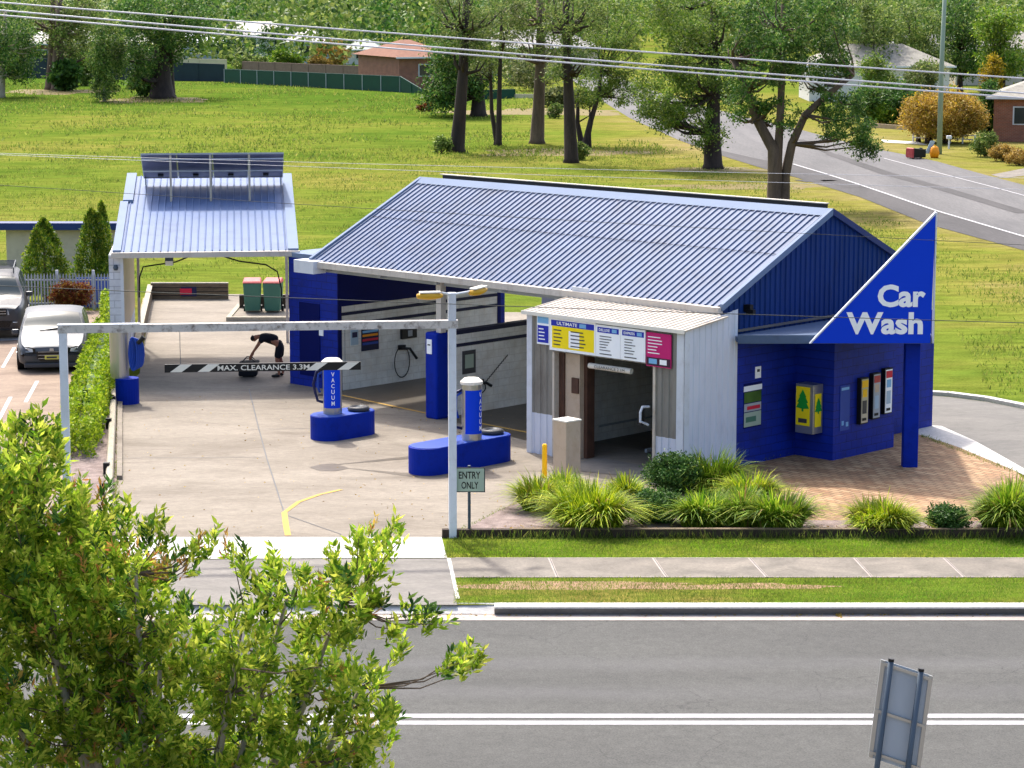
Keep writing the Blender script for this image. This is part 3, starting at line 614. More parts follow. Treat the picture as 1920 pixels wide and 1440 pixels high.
b = MB()
for dx in (1.55, 2.5): b.lathe((6.2+dx-.6, cy+.7, 2.80), [(.16, .06), (.16, .0), (.1, -.03)], 14)
b.build('down_light', 'dark', bld)
# ------------------------------------------------------------------ white entry annex of the tunnel
A0, A1, AW, AB = -39.94, -35.30, 42.186, 43.98
ax = MB()
zt = lambda w_: 3.27+(w_-AW)*.165
def vribs(mb, o, along, h0, h1, nrm, pitch=.19, d=.022):
    o = Vector(o); L = Vector(along).length; a = Vector(along)/L; n = max(1, round(L/pitch)); p = L/n; nrm = Vector(nrm)
    for i in range(n):
        for x0, x1, e0, e1 in ((0, .35, 0, 0), (.35, .45, 0, d), (.45, .9, d, d), (.9, 1, d, 0)):
            q0, q1 = (i+x0)*p, (i+x1)*p; f0, f1 = q0/L, q1/L
            hb0, ht0 = h0[0]+(h0[1]-h0[0])*f0, h1[0]+(h1[1]-h1[0])*f0; hb1, ht1 = h0[0]+(h0[1]-h0[0])*f1, h1[0]+(h1[1]-h1[0])*f1
            mb.add([o+a*q0+nrm*e0+ZV*hb0, o+a*q1+nrm*e1+ZV*hb1, o+a*q1+nrm*e1+ZV*ht1, o+a*q0+nrm*e0+ZV*ht0], [(0, 1, 2, 3)])
D0, D1, DH = -39.14, -36.12, 2.42
ann = thing('tunnel_annex', 'white corrugated metal annex with an open doorway under the price boards', 'shed', tuple(P(-37.6, 43)))
w_ = MB(); vribs(w_, P(A0, AW), UV*(D0-A0), (0, 0), (.95, .95), -WV); w_.build('lower_front_cladding', 'whiteclad', ann); w_ = MB(); vribs(w_, P(D1, AW), UV*(A1-D1), (0, 0), (.86, .86), -WV); w_.build('lower_front_cladding', 'whiteclad', ann)
w_ = MB(); vribs(w_, P(A0, AW), UV*(D0-A0), (.95, .95), (3.27, 3.27), -WV); vribs(w_, P(D1, AW), UV*(A1-D1), (.86, .86), (3.27, 3.27), -WV); vribs(w_, P(D0, AW), UV*(D1-D0), (DH, DH), (3.27, 3.27), -WV, .22); w_.build('upper_front_cladding', 'greyclad', ann)
w_ = MB(); vribs(w_, P(A1, AW), WV*(AB-AW), (0, 0), (zt(AW), zt(AB)), UV, .2, .02); w_.build('side_cladding', 'whiteclad', ann)
w_ = MB(); w_.ob(P(A0, AW+.02, 0), UV*.03, WV*(AB-AW), ZV*3.25); w_.build('side_cladding', 'whiteclad', ann)
MB().ob(P(A0-.02, AW-.035, 0), UV*.16, WV*.04, ZV*3.27).build('corner_flashing', 'white', ann)
w_ = MB(); w_.ob(P(A1-.2, AW-.035, 0), UV*.23, WV*.04, ZV*3.27); w_.ob(P(A1-.0, AW-.035, 0), UV*.035, WV*.16, ZV*3.27); w_.build('corner_flashing', 'white', ann)
ar = MB(); rr = P(0, 1.48, 1.48*.12); ar.ribs(P(A0-.12, AW-.12, 3.27), UV*(A1-A0+.2), rr, UV.cross(rr), .16, .022); ar.ob(P(A0-.12, AW-.12, 3.235), UV*(A1-A0+.2), rr, ZV*.03); ar.build('annex_roof', 'cream_roof', ann)
w_ = MB(); w_.ob(P(A0-.1, AW-.14, 3.2), UV*(A1-A0+.18), WV*.03, ZV*.085); w_.build('eave_flashing', 'cap', ann)
MB().ob(P(D0-.02, AW-.04, 0), UV*.06, WV*.2, ZV*DH).build('door_frame', 'cream_roof', ann); df = MB(); df.ob(P(D1-.05, AW-.04, 0), UV*.07, WV*.2, ZV*DH); df.build('door_frame', 'cream_roof', ann)
df = MB(); df.ob(P(D0+.04, AW+.12, 0), UV*.16, WV*.25, ZV*2.42); df.ob(P(D0+.62, AW+.3, 0), UV*.12, WV*.25, ZV*2.42); df.build('inner_steel_frame', 'rust', ann)
df = MB(); df.ob(P(D0+.2, AW+.16, 0), UV*.44, WV*.3, ZV*2.42); col = df.build('inner_pillar', 'beigebox', ann)
df = MB(); df.ob(P(D0+.42, AW+.12, 1.5), UV*.2, WV*.04, ZV*.35); df.build('control_box', 'rust', col)
df = MB(); df.tube([P(-38.2, AW+.15, 2.18), P(-36.95, AW+.15, 2.18)], .065, 10); cb = df.build('clearance_tube', 'cap', ann)
text('clearance_lettering', 'CLEARANCE 2.1M', P(-38.0, AW+.083, 2.15), UV, ZV, .065, 'txt', cb, width=.9)
df = MB(); df.tube([P(D1-.12, AW-.08, 1.5), P(D1-.12, AW-.3, 1.52), P(D1-.14, AW-.34, 1.4), P(D1-.14, AW-.34, 1.2), P(D1-.12, AW-.1, 1.1)], .03, 6); df.build('door_mirror_arm', 'white', ann)
df = MB(); df.ob(P(D1-.24, AW-.32, 1.12), UV*.12, WV*.1, ZV*.34); df.build('door_mirror', 'dark', ann)
df = MB(); df.ob(P(A0+.02, AB-.35, 3.2), UV*.5, WV*.03, ZV*.5); df.build('upstand', 'white', ann)
# ------------------------------------------------------------------ boards on the annex
def planebox(mb, u0, u1, z0, z1, w0, t): mb.ob(P(u0, w0, z0), UV*(u1-u0), WV*(-t), ZV*(z1-z0))
S0 = -39.90
def board(name, label, u0, u1, z0, z1, mat='printw', wf=AW-.05, group='price boards'):
    t = thing(name, label, 'sign', tuple(P((u0+u1)/2, wf, z0)), group)
    b = MB(); planebox(b, u0, u1, z0, z1, wf, .03); b.build('panel', mat, t); return t
F0 = AW-.081
def pr(t, u0, u1, z0, z1, mat, name='print_block', k=.003):
    b = MB(); planebox(b, u0, u1, z0, z1, F0+.001, k); return b.build(name, mat, t)
def lines(t, u0, u1, z0, z1, n, mat, k=.008, seed=1, hh=.025):
    rr = random.Random(seed); b = MB()
    for i in range(n):
        z = z1-(i+.5)*(z1-z0)/n; planebox(b, u0, u0+(u1-u0)*rr.uniform(.5, 1), z-hh/2, z+hh/2, F0+.001, k)
    return b.build('small_print', mat, t)
ZB0, ZB1 = 2.47, 3.16
t = board('price_board', 'small blue and white welcome board at the left end of the price boards', -39.60, -39.22, 2.56, 3.22)
pr(t, -39.58, -39.24, 3.04, 3.2, 'sky_print'); pr(t, -39.58, -39.24, 2.60, 2.99, 'printb'); lines(t, -39.54, -39.30, 2.64, 2.95, 4, 'printw', seed=3)
t = board('price_board', 'wide yellow price board headed ULTIMATE above the tunnel doorway', -39.21, -37.82, 2.46, 3.19)
pr(t, -39.16, -37.86, 3.02, 3.15, 'printb'); pr(t, -39.13, -37.86, 2.52, 3.02, 'ylw'); pr(t, -38.62, -38.30, 2.56, 2.94, 'printw', 'pale_column', .005)
text('heading', 'ULTIMATE', P(-38.98, F0-.004, 3.05), UV, ZV, .075, 'printw', t, width=.62, bold=.02); pr(t, -38.30, -38.10, 3.04, 3.13, 'sky_print', 'price_box', .005)
lines(t, -39.08, -38.70, 2.56, 2.97, 5, 'txt', seed=4); lines(t, -38.56, -38.10, 2.56, 2.97, 5, 'txt', seed=5)
for k, (nm, u0, hd) in enumerate((('DELUXE', -37.81, 'white price board with a blue DELUXE heading, in the middle of the row'), ('EXPRESS', -37.08, 'white price board with a blue EXPRESS heading, beside the pink board'))):
    t = board('price_board', hd, u0, u0+.72, 2.46-.0, 3.17)
    pr(t, u0+.05, u0+.68, 3.0, 3.12, 'printb'); text('heading', nm, P(u0+.1, F0-.004, 3.03), UV, ZV, .06, 'printw', t, width=.32, bold=.02); pr(t, u0+.48, u0+.62, 3.02, 3.1, 'sky_print', 'price_box', .005)
    lines(t, u0+.12, u0+.5, 2.58, 2.95, 6, 'txt', seed=6+k, hh=.016); lines(t, u0+.12, u0+.6, 2.5, 2.55, 1, 'txt', seed=9, hh=.02)
t = board('price_board', 'bright pink board with card payment logos at the right end of the row', -36.33, -35.63, 2.40, 3.14, 'mag')
lines(t, -36.28, -35.80, 2.66, 3.08, 6, 'printw', seed=12, hh=.02); pr(t, -36.32, -35.64, 2.42, 2.6, 'maroon'); pr(t, -36.25, -36.02, 2.46, 2.57, 'sky_print', 'card_logo', .006); pr(t, -35.94, -35.74, 2.46, 2.57, 'printw', 'card_logo', .006)
# ------------------------------------------------------------------ CAR WASH sign
sg = thing('car_wash_sign', 'large blue triangular sign reading Car Wash at the right end of the canopy', 'sign', (7.9, cy-.1, 2.88))
sy = cy-.06
b = MB(); b.slab([(6.54, sy-.12, 2.86), (9.14, sy-.12, 2.86), (9.19, sy-.12, 5.68)], (0, .12, 0)); pn = b.build('panel', 'sign', sg)
b = MB(); b.slab([(6.50, sy-.13, 2.855), (6.54, sy-.13, 2.855), (9.19, sy-.13, 5.68), (9.19, sy-.13, 5.74)], (0, .14, 0)); b.ob((9.19, sy-.13, 2.86), (.03, 0, 0), (0, .14, 0), (0, 0, 2.86)); b.build('sunlit_edge', 'white', pn)  # white strip paints the sunlight along the sign's edge
a1 = onY(1645, 576, sy-.12); a2 = onY(1735, 576, sy-.12); text('lettering', 'Car', (a1.x, sy-.124, a1.z), XV, ZV, .50, 'printw', sg, width=a2.x-a1.x, bold=.036)
a1 = onY(1586, 627, sy-.12); a2 = onY(1730, 627, sy-.12); text('lettering', 'Wash', (a1.x, sy-.124, a1.z), XV, ZV, .49, 'printw', sg, width=a2.x-a1.x, bold=.036)
# ------------------------------------------------------------------ things on the blue shop walls
FU = A1
def pu(t, w0, w1, z0, z1, mat, name, u=FU, k=.01):
    b = MB(); b.ob(P(u, w0, z0), UV*k, WV*(w1-w0), ZV*(z1-z0)); return b.build(name, mat, t)
t = thing('wash_poster', 'poster with car photographs low on the blue wall right of the annex', 'poster', tuple(P(FU, 44.45, .83)))
pu(t, 44.22, 44.86, .85, 1.86, 'bluedk', 'sheet', k=.008); pu(t, 44.22, 44.86, 1.68, 1.8, 'printw', 'heading', k=.014); pu(t, 44.24, 44.84, 1.42, 1.66, 'shrub', 'photograph', k=.012)
pu(t, 44.24, 44.84, 1.22, 1.40, 'galv', 'photograph', k=.012); pu(t, 44.34, 44.8, 1.26, 1.34, 'redlogo', 'photo_stripe', k=.016); pu(t, 44.24, 44.84, .88, 1.2, 'greensign', 'photograph', k=.012); pu(t, 44.3, 44.66, .98, 1.1, 'binbody', 'photo_stripe', k=.016)
t = thing('notice_plate', 'small white notice above the car photograph poster', 'sign', tuple(P(FU, 44.7, 1.95)))
pu(t, 44.62, 44.82, 1.94, 2.2, 'printw', 'plate'); pu(t, 44.68, 44.77, 2.08, 2.14, 'txt', 'symbol', k=.014)
t = thing('air_freshener_dispenser', 'yellow vending box with green tree emblems in the recess of the blue wall', 'vending machine', tuple(P(-34.8, 45.9, .7)))
b = MB(); b.ob(P(-35.02, 45.74, .62), UV*.5, WV*.36, ZV*1.12); b.build('cabinet', 'stainless', t, bevel=.01)
b = MB(); b.ob(P(-34.99, 45.737, .80), UV*.38, WV*-.012, ZV*.88); f1 = b.build('front_panel', 'ylw', t)
b = MB(); b.ob(P(-34.515, 45.80, .78), UV*.012, WV*.22, ZV*.75); f2 = b.build('side_panel', 'ylw', t)
def emblem(o, r_, u_, n_, h, par):
    o = Vector(o); pts = [(-.05, 0), (.05, 0), (.05, .12), (.36, .16), (.22, .4), (.3, .42), (.16, .66), (.2, .68), (0, 1), (-.2, .68), (-.16, .66), (-.3, .42), (-.22, .4), (-.36, .16), (-.05, .12)]
    MB().slab([o+r_*x*h+u_*y*h for x, y in pts], n_).build('tree_emblem', 'greenemb', par)
emblem(P(-34.80, 45.722, 1.12), UV, ZV, WV*-.006, .50, f1); emblem(P(-34.50, 45.91, 1.08), WV, ZV, UV*.006, .36, f2)
b = MB(); b.ob(P(-34.92, 45.725, .86), UV*.24, WV*-.004, ZV*.1); b.build('print_strip', 'txt', f1)
cols = [('yellow and orange product pictures, nearest of the three', 'yellow', 'stainless'), ('white and orange product pictures, in the middle of the three', 'binlid', 'galv'), ('a red header, farthest of the three', 'redlogo', 'printw')]
for i, (ds, hc, bc) in enumerate(cols):
    w0 = 46.98+i*.46; t = thing('product_dispenser', 'tall narrow wall dispenser with '+ds, 'vending machine', tuple(P(-34.1, w0+.14, .78)), 'product dispensers on the blue wall')
    b = MB(); b.ob(P(-34.23, w0, .74+.06*i), UV*.11, WV*.29, ZV*1.06); b.build('cabinet', 'dark', t)
    b = MB(); b.ob(P(-34.12, w0+.02, .77+.06*i), UV*.012, WV*.25, ZV*1.0); f = b.build('front_panel', bc, t)
    b = MB(); b.ob(P(-34.108, w0+.03, 1.58+.06*i), UV*.006, WV*.23, ZV*.16); b.build('header', hc, f)
    b = MB(); b.ob(P(-34.108, w0+.06, 1.36+.06*i), UV*.006, WV*.16, ZV*.18); b.build('product_picture', 'yellow' if i == 0 else ('beigebox' if i == 1 else 'sky_print'), f)
    b = MB(); b.ob(P(-34.108, w0+.06, .98+.06*i), UV*.008, WV*.15, ZV*.3); b.build('selector_panel', 'cargrey' if i == 0 else 'houseb', f)
    b = MB(); b.ob(P(-34.108, w0+.06, .82+.06*i), UV*.012, WV*.14, ZV*.06); b.build('delivery_slot', 'dark', f)
t = thing('wall_notice', 'plain light blue notice on the blue wall left of the dispensers', 'poster', tuple(P(-34.23, 46.5, .7)))
b = MB(); b.ob(P(-34.23, 46.34, .66), UV*.015, WV*.36, ZV*1.02); s_ = b.build('sheet', 'hose', t)
b = MB(); b.ob(P(-34.214, 46.38, 1.58), UV*.004, WV*.28, ZV*.06); b.ob(P(-34.214, 46.4, .78), UV*.004, WV*.08, ZV*.1); b.ob(P(-34.214, 46.56, .74), UV*.004, WV*.09, ZV*.1); b.build('small_print', 'sky_print', s_)
# things on the bay walls
t = thing('instruction_board', 'red blue and orange striped wash instruction board on the far bay wall', 'sign', tuple(P(-49.5, 46, 1)))
b = MB(); b.ob(P(-49.5, 45.86, .98), UV*.02, WV*.62, ZV*.72); pb = b.build('panel', 'navy', t)
for z0, c in ((1.58, 'redlogo'), (1.46, 'sky_print'), (1.36, 'orangebin'), (1.24, 'redlogo'), (1.14, 'hose')):
    b = MB(); b.ob(P(-49.478, 45.89, z0), UV*.006, WV*.56, ZV*.06); b.build('print_stripe', c, pb)
t = thing('wall_poster', 'small pale poster beside the striped instruction board', 'poster', tuple(P(-49.5, 45.4, 1)))
b = MB(); b.ob(P(-49.5, 45.48, 1.18), UV*.02, WV*.26, ZV*.4); pb = b.build('sheet', 'houseb', t); b = MB(); b.ob(P(-49.478, 45.52, 1.38), UV*.004, WV*.18, ZV*.14); b.build('picture', 'hosedk', pb)
t = thing('coin_control_panel', 'dark control panel above the pressure hose on the far bay wall', 'control panel', tuple(P(-49.5, 47.3, 1.1)))
b = MB(); b.ob(P(-49.5, 47.28, 1.16), UV*.08, WV*.56, ZV*.30); pb = b.build('housing', 'dark', t, bevel=.01); b = MB(); b.ob(P(-49.42, 47.5, 1.22), UV*.006, WV*.16, ZV*.16); b.build('display', 'galv', pb)
def hose(name, label, u, w0, z0, rw, rz, mat='dark'):
    t = thing(name, label, 'hose', tuple(P(u, w0, z0-rz)))
    pts = [P(u+.05, w0+rw*math.cos(a), z0+rz*math.sin(a)) for a in [i*2*math.pi/20 for i in range(21)]]
    MB().tube(pts, .014, 6).build('hose_loop', mat, t)
    MB().tube([P(u+.05, w0-.1, z0+rz*.9), P(u+.06, w0+rw, z0+rz*.8), P(u+.1, w0+rw*1.8, z0+rz*.1)], [.05, .035, .04], 6).build('spray_lance', 'dark', t)
    MB().box(P(u+.04, w0, z0+rz*.85), (.22, .1, .1), 0).build('hanger', 'dark', t)
hose('pressure_hose', 'looped black pressure hose and lance on the far bay wall', -49.5, 47.3, .55, .28, .42)
hose('pressure_hose', 'tangled hose and lance on the nearer bay wall', -44.60, 45.3, .62, .2, .14)
pts = [P(-44.56, 45.5+.032*i, .72+.024*i+(.03 if i % 2 else 0)) for i in range(26)]
tag(MB().tube(pts, .012, 5).build('coiled_cable', 'dark'), 'zigzag coiled cable climbing the nearer bay wall', 'cable')
t = thing('wall_poster', 'dark picture poster on the nearer white bay wall', 'poster', tuple(P(-44.60, 44.9, 1)))
b = MB(); b.ob(P(-44.60, 44.72, 1.02), UV*.02, WV*.46, ZV*.58); pb = b.build('sheet', 'cargrey', t); b = MB(); b.ob(P(-44.578, 44.8, 1.16), UV*.004, WV*.3, ZV*.34); b.build('picture', 'greensign', pb)
q = onY(950, 604, G(950, 665).y)
t = thing('grey_cabinet', 'plain grey cabinet standing on the grass behind the far bay wall', 'cabinet', tuple(P(-48.2, 53.0)))
b = MB(); b.ob(P(-49.3, 52.6, 0), UV*.5, WV*.5, ZV*2.2); b.build('body', 'galv', t, bevel=.02); b = MB(); b.ob(P(-49.33, 52.57, 2.2), UV*.56, WV*.56, ZV*.05); b.build('lid', 'white', t)
# ------------------------------------------------------------------ left bay
a6 = R(6); FX = Vector((math.cos(a6), math.sin(a6), 0)); FY = Vector((-math.sin(a6), math.cos(a6), 0))
B0 = G(553, 718)-FX*5.02
def Q(x, y, z=0): return B0+FX*x+FY*y+ZV*z
bay = thing('wash_bay_canopy', 'separate open wash bay under a pale ribbed skillion roof carrying solar panels', 'building', tuple(Q(2.5, 3)))
rr = FY*8.3+ZV*1.36
r_ = MB(); r_.ribs(Q(.46, -.12, 3.58), FX*4.46, rr, FX.cross(rr), .19, .03, .22); r_.ob(Q(.46, -.12, 3.54), FX*4.46, rr, ZV*.035); broof = r_.build('roof', 'roofl', bay)
b = MB(); b.ob(Q(.27, -.14, 3.56), FX*.22, FY*5.2+ZV*.85, ZV*.08); b.ob(Q(.34, 5.06, 4.42), FX*.28, FY*3.2+ZV*.52, ZV*.10); b.build('barge', 'trim', broof)
b = MB(); b.ob(Q(4.88, -.14, 3.57), FX*.28, FY*8.3+ZV*1.36, ZV*.07); b.build('barge', 'trim', broof)
b = MB(); b.ob(Q(.24, -.28, 3.44), FX*4.95, FY*.15, ZV*.14); b.build('gutter', 'gut', bay)
wl = MB(); wl.ob(Q(.16, .0, 0), FX*.34, FY*7.6, ZV*3.5); lw = wl.build('side_wall', 'blockw', bay)
b = MB(); b.ob(Q(.505, .12, 1.2), FX*.012, FY*7.3, ZV*2.3); b.build('inner_lining', 'beigebox', lw)
b = MB(); b.ob(Q(.46, -.03, 0), FX*.08, FY*.08, ZV*3.44); b.build('down_pipe', 'white', lw)
b = MB(); b.lathe(Q(.34, -.05, 3.1), [(.05, 0), (.07, .06), (.05, .14)], 10); b.build('camera_dome', 'galvdk', lw)
for x_, y_, h_ in ((4.93, .0, 3.44), (4.93, 7.6, 4.6), (.58, 7.6, 4.6)): MB().ob(Q(x_, y_, 0), FX*.08, FY*.12, ZV*h_).build('steel_post', 'gut', bay)
b = MB(); b.ob(Q(4.93, .0, 3.1), FX*.06, FY*7.6, ZV*.1); b.build('side_rail', 'rust', bay)
t = thing('bay_flood_light', 'small square flood light under the left bay eave', 'light', tuple(Q(1.5, .3, 3.2)))
MB().ob(Q(1.63, .12, 3.2), FX*.22, FY*.12, ZV*.2).build('housing', 'galvdk', t); MB().ob(Q(1.64, .1, 3.19), FX*.2, FY*.02, ZV*.12).build('lens', 'cap', t)
tag(MB().tube([Q(.92, .5, 2.3), Q(.94, .5, 2.85), Q(1.04, .5, 3.12), Q(1.3, .5, 3.16), Q(1.9, .5, 3.24), Q(2.3, .5, 3.4)], .022, 6).build('hose_boom', 'dark'), 'dark curved hose boom at the left side of the open bay', 'hose boom', 'hose booms under the bay roof')
tag(MB().tube([Q(3.1, .5, 3.4), Q(3.6, .5, 3.24), Q(4.3, .5, 3.14), Q(4.6, .5, 2.95), Q(4.7, .5, 2.5), Q(4.7, .5, 1.9)], .022, 6).build('hose_boom', 'dark'), 'dark curved hose boom at the right side of the open bay', 'hose boom', 'hose booms under the bay roof')
# solar rack and four panels
zr = lambda y: 3.58+(y+.12)*.1639
XP = 5.0; hi = (5.15, 5.80); lo = (7.1, 4.98)
rack = thing('solar_array', 'silver tilted rack holding four solar panels on the left bay roof', 'solar array', tuple(Q(2.4, 5.2, 4.5)))
for x in (1.66, 2.78, 3.88): MB().ob(Q(x, hi[0]+.02, zr(hi[0])), FX*.06, FY*.05, ZV*(hi[1]-zr(hi[0])-.02)).build('post', 'stainless', rack)
for f in (.12, .62):
    y0 = hi[0]+(lo[0]-hi[0])*f; z0 = hi[1]+(lo[1]-hi[1])*f
    MB().ob(Q(.88, y0, z0-.09), FX*4.0, FY*.05, ZV*.04).build('rail', 'white', rack)
b = MB()
for x in (.90, 2.8, 4.81): b.ob(Q(x, lo[0]-.1, zr(lo[0])), FX*.04, FY*.05, ZV*(lo[1]-zr(lo[0])))
b.build('low_foot', 'galv', rack)
for i in range(4):
    x0 = .86+i*1.01
    v = FY*(lo[0]-hi[0])+ZV*(lo[1]-hi[1]); n_ = FX.cross(v).normalized()
    t = MB().ob(Q(x0+.02, hi[0], hi[1])+n_*-.005, FX*.96, v, n_*.01).build('solar_panel', 'solar', rack)
    fr = MB(); fr.ob(Q(x0, hi[0], hi[1])-n_*.025, FX*.025, v, n_*.05); fr.ob(Q(x0+.975, hi[0], hi[1])-n_*.025, FX*.025, v, n_*.05)
    fr.ob(Q(x0+.025, hi[0], hi[1])-n_*.025, FX*.95, v*.018, n_*.05); fr.ob(Q(x0+.025, hi[0], hi[1])+v*.982-n_*.025, FX*.95, v*.018, n_*.05)
    fr.build('frame', 'stainless', t); MB().ob(Q(x0+.42, hi[0], hi[1])+v*.84-n_*.05, FX*.16, v*.06, n_*.04).build('junction_box', 'dark', t)
# low walls behind the bay
def low_wall(name, label, a, b_, h, th, mat, z0=0, cap=None):
    a, b_ = Vector(a), Vector(b_); d = (b_-a).normalized(); nn = Vector((-d.y, d.x, 0))*th
    t = thing(name, label, 'wall', tuple((a+b_)/2)); MB().ob(a+ZV*z0, b_-a, nn, ZV*h).build('timbers', mat, t)
    if cap: MB().ob(a+ZV*(z0+h)-nn*.1, b_-a, nn*1.2, ZV*.04).build('capping', cap, t)
    return t
t = low_wall('low_timber_wall', 'low dark timber retaining wall with a red and blue logo, behind the bay', G(283, 562), G(428, 562), .54, .12, 'mossy', cap='log')
qa = G(340, 562)+Vector((0, -.02, .12)); MB().ob(qa, XV*.52, YV*.02, ZV*.32).build('logo_patch', 'hosedk', t); MB().ob(qa+Vector((-.04, -.01, .06)), XV*.4, YV*.012, ZV*.2).build('red_logo', 'redlogo', t)
for i in range(1, 4):
    MB().ob(G(283, 562)+Vector((0, -.012, .54*i/4)), G(428, 562)-G(283, 562), YV*.012, ZV*.02).build('timber_gap', 'dark', t)
low_wall('side_timber_wall', 'weathered low timber wall running back along the left of the bay', G(262, 668), G(286, 560), .45, .14, 'mossy', cap='log')
struct('rubble_bank', [G(244, 668), G(262, 668), G(284, 562), G(268, 562)], .06, 'rubble')
pad = thing('bin_enclosure', 'raised concrete bin pad edged with timber sleepers', 'bin pad', tuple(G(486, 600)))
b = MB(); p0, p1 = G(424, 603), G(550, 603); b.ob(p0+ZV*0, p1-p0, YV*.16, ZV*.14); b.ob(p0+YV*.16, YV*3.2, XV*.15, ZV*.14); b.build('front_sleeper', 'log', pad)
b = MB(); b.ob(p0+Vector((.15, .16, 0)), p1-p0, YV*3.3, ZV*.1); b.build('slab', 'conc', pad)
b = MB(); b.ob(p0+Vector((.15, 2.6, .1)), p1-p0-XV*.1, YV*.15, ZV*.42); b.build('back_sleepers', 'timber', pad)
def bin_(loc, label, rz, grp, body='binbody', lid='binlid', rot=None):
    t = thing('wheelie_bin', label, 'bin', loc, grp, rz)
    if rot: t.rotation_euler = rot
    b = MB(); b.add([(-.24, -.27, .06), (.24, -.27, .06), (.24, .25, .06), (-.24, .25, .06), (-.29, -.36, .96), (.29, -.36, .96), (.29, .33, .96), (-.29, .33, .96)], [(3, 2, 1, 0), (4, 5, 6, 7), (0, 1, 5, 4), (1, 2, 6, 5), (2, 3, 7, 6), (3, 0, 4, 7)])
    b.build('body', body, t, local=True, bevel=.02)
    b = MB(); b.add([(-.31, -.38, .96), (.31, -.38, .96), (.31, .36, .96), (-.31, .36, .96), (-.27, -.3, 1.03), (.27, -.3, 1.03), (.26, .32, 1.08), (-.26, .32, 1.08)], [(3, 2, 1, 0), (4, 5, 6, 7), (0, 1, 5, 4), (1, 2, 6, 5), (2, 3, 7, 6), (3, 0, 4, 7)])
    b.build('lid', lid, t, local=True, bevel=.02)
    b = MB(); b.tube([(-.2, .4, 1.02), (.2, .4, 1.02)], .018, 8); b.build('handle', 'dark', t, local=True)
    for s in (-1, 1): MB().tube([(s*.24, .24, .1), (s*.3, .24, .1)], .1, 14).build('wheel', 'dark', t, local=True)
    return t
q = G(472, 593); bin_((q.x, q.y+.35, .1), 'left red-lidded green wheelie bin on the pad behind the bay', R(4), 'wheelie bins behind the bay')
q = G(511, 593); bin_((q.x, q.y+.35, .1), 'right red-lidded green wheelie bin on the pad behind the bay', R(-3), 'wheelie bins behind the bay')
# ------------------------------------------------------------------ clearance gate with lamps
gR, gL = G(849, 1008), G(129, 1023)
gt = thing('clearance_gate', 'tall white height gate of two posts and a flaking crossbar, with twin yellow lamps', 'gate', tuple(gR))
gd = (gR-gL).normalized(); gn = Vector((-gd.y, gd.x, 0))
MB().ob(gR-gd*.075-gn*.075, gd*.15, gn*.15, ZV*4.80).build('post', 'white', gt); MB().ob(gL-gd*.075-gn*.075, gd*.15, gn*.15, ZV*4.12).build('post', 'white', gt)
bm_ = MB(); bm_.ob(gL-gd*.09-gn*.08+ZV*4.12, gd*((gR-gL).length+.2), gn*.16, ZV*.15); bm_.build('crossbar', 'rusty', gt)
MB().ob(gL-gd*.1-gn*.085+ZV*4.272, gd*1.55, gn*.17, ZV*.012).build('white_capping', 'white', gt)
yg = gR.y
la = [Vector((gR.x, yg, 4.76)), onY(828, 549, yg-.3)]; MB().tube([la[0], la[1]], .022, 8).build('lamp_arm', 'white', gt)
lb2 = onY(884, 546, yg+.4); MB().tube([la[0], lb2], .022, 8).build('lamp_arm', 'white', gt)
def lamp(c, d, L, par):
    d = Vector(d).normalized(); s_ = d.cross(ZV).normalized(); n = 10; vs = []; fs = []
    for i in range(n+1):
        f = i/n; k = math.sin(math.pi*min(max(f*.86+.1, 0), 1))**.45
        for j in range(12):
            a = 2*math.pi*j/12; vs.append(Vector(c)+d*L*(f-.5)+s_*.11*k*math.cos(a)+ZV*.075*k*math.sin(a))
    for i in range(n):
        for j in range(12): fs.append((i*12+j, (i+1)*12+j, (i+1)*12+(j+1) % 12, i*12+(j+1) % 12))
    fs += [tuple(range(12)), tuple(range(n*12, n*12+12))[::-1]]
    h = MB().add(vs, fs).build('lamp_head', 'amber', par, smooth=True)
    MB().ob(Vector(c)-d*L*.4-s_*.08+ZV*.06, d*L*.8, s_*.16, ZV*.025).build('lamp_cover', 'cap', h)
lamp(onY(806, 555, yg-.35), (1, .2, 0), .5, gt); lamp(onY(897, 546, yg+.45), (.7, .7, .1), .42, gt)
bd = thing('clearance_board', 'hanging black bar reading MAX. CLEARANCE 3.3M with striped ends', 'sign', tuple((gR+gL)/2+ZV*3.33))
def gp(x, z, k=0.0): 
    f = (x-gL.x)/(gR.x-gL.x); return gL+(gR-gL)*f+ZV*z-gn*k
x0, x1 = -6.62, -2.9
MB().ob(gp(x0, 3.33), gp(x1, 3.33)-gp(x0, 3.33), gn*.05, ZV*.155).build('bar', 'black', bd)
for xs_ in (x0+.1, x0+.62, x1-1.05, x1-.45):
    MB().slab([gp(xs_, 3.335, .003), gp(xs_+.22, 3.335, .003), gp(xs_+.42, 3.48, .003), gp(xs_+.2, 3.48, .003)], gn*.002).build('stripe', 'cap', bd)
text('lettering', 'MAX. CLEARANCE 3.3M', gp(-5.62, 3.355, .004), gd, ZV, .10, 'cap', bd, width=1.75, bold=.012)
for x in (x0+.3, x1-.3): MB().tube([gp(x, 3.48, -.02), gp(x, 4.14, -.02)], .006, 5).build('chain', 'galvdk', bd)
es = thing('entry_sign', 'small grey-green sign on a post reading ENTRY ONLY', 'sign', tuple(G(880, 1007)))
q = G(880, 1007); MB().tube([q, q+ZV*1.42], .03, 10).build('post', 'galvdk', es)
MB().ob((q.x-.31, q.y-.05, .90), (.62, 0, 0), (0, .012, 0), (0, 0, .49)).build('border', 'cargrey', es)
MB().ob((q.x-.29, q.y-.056, .92), (.58, 0, 0), (0, .01, 0), (0, 0, .45)).build('plate', 'greensign', es)
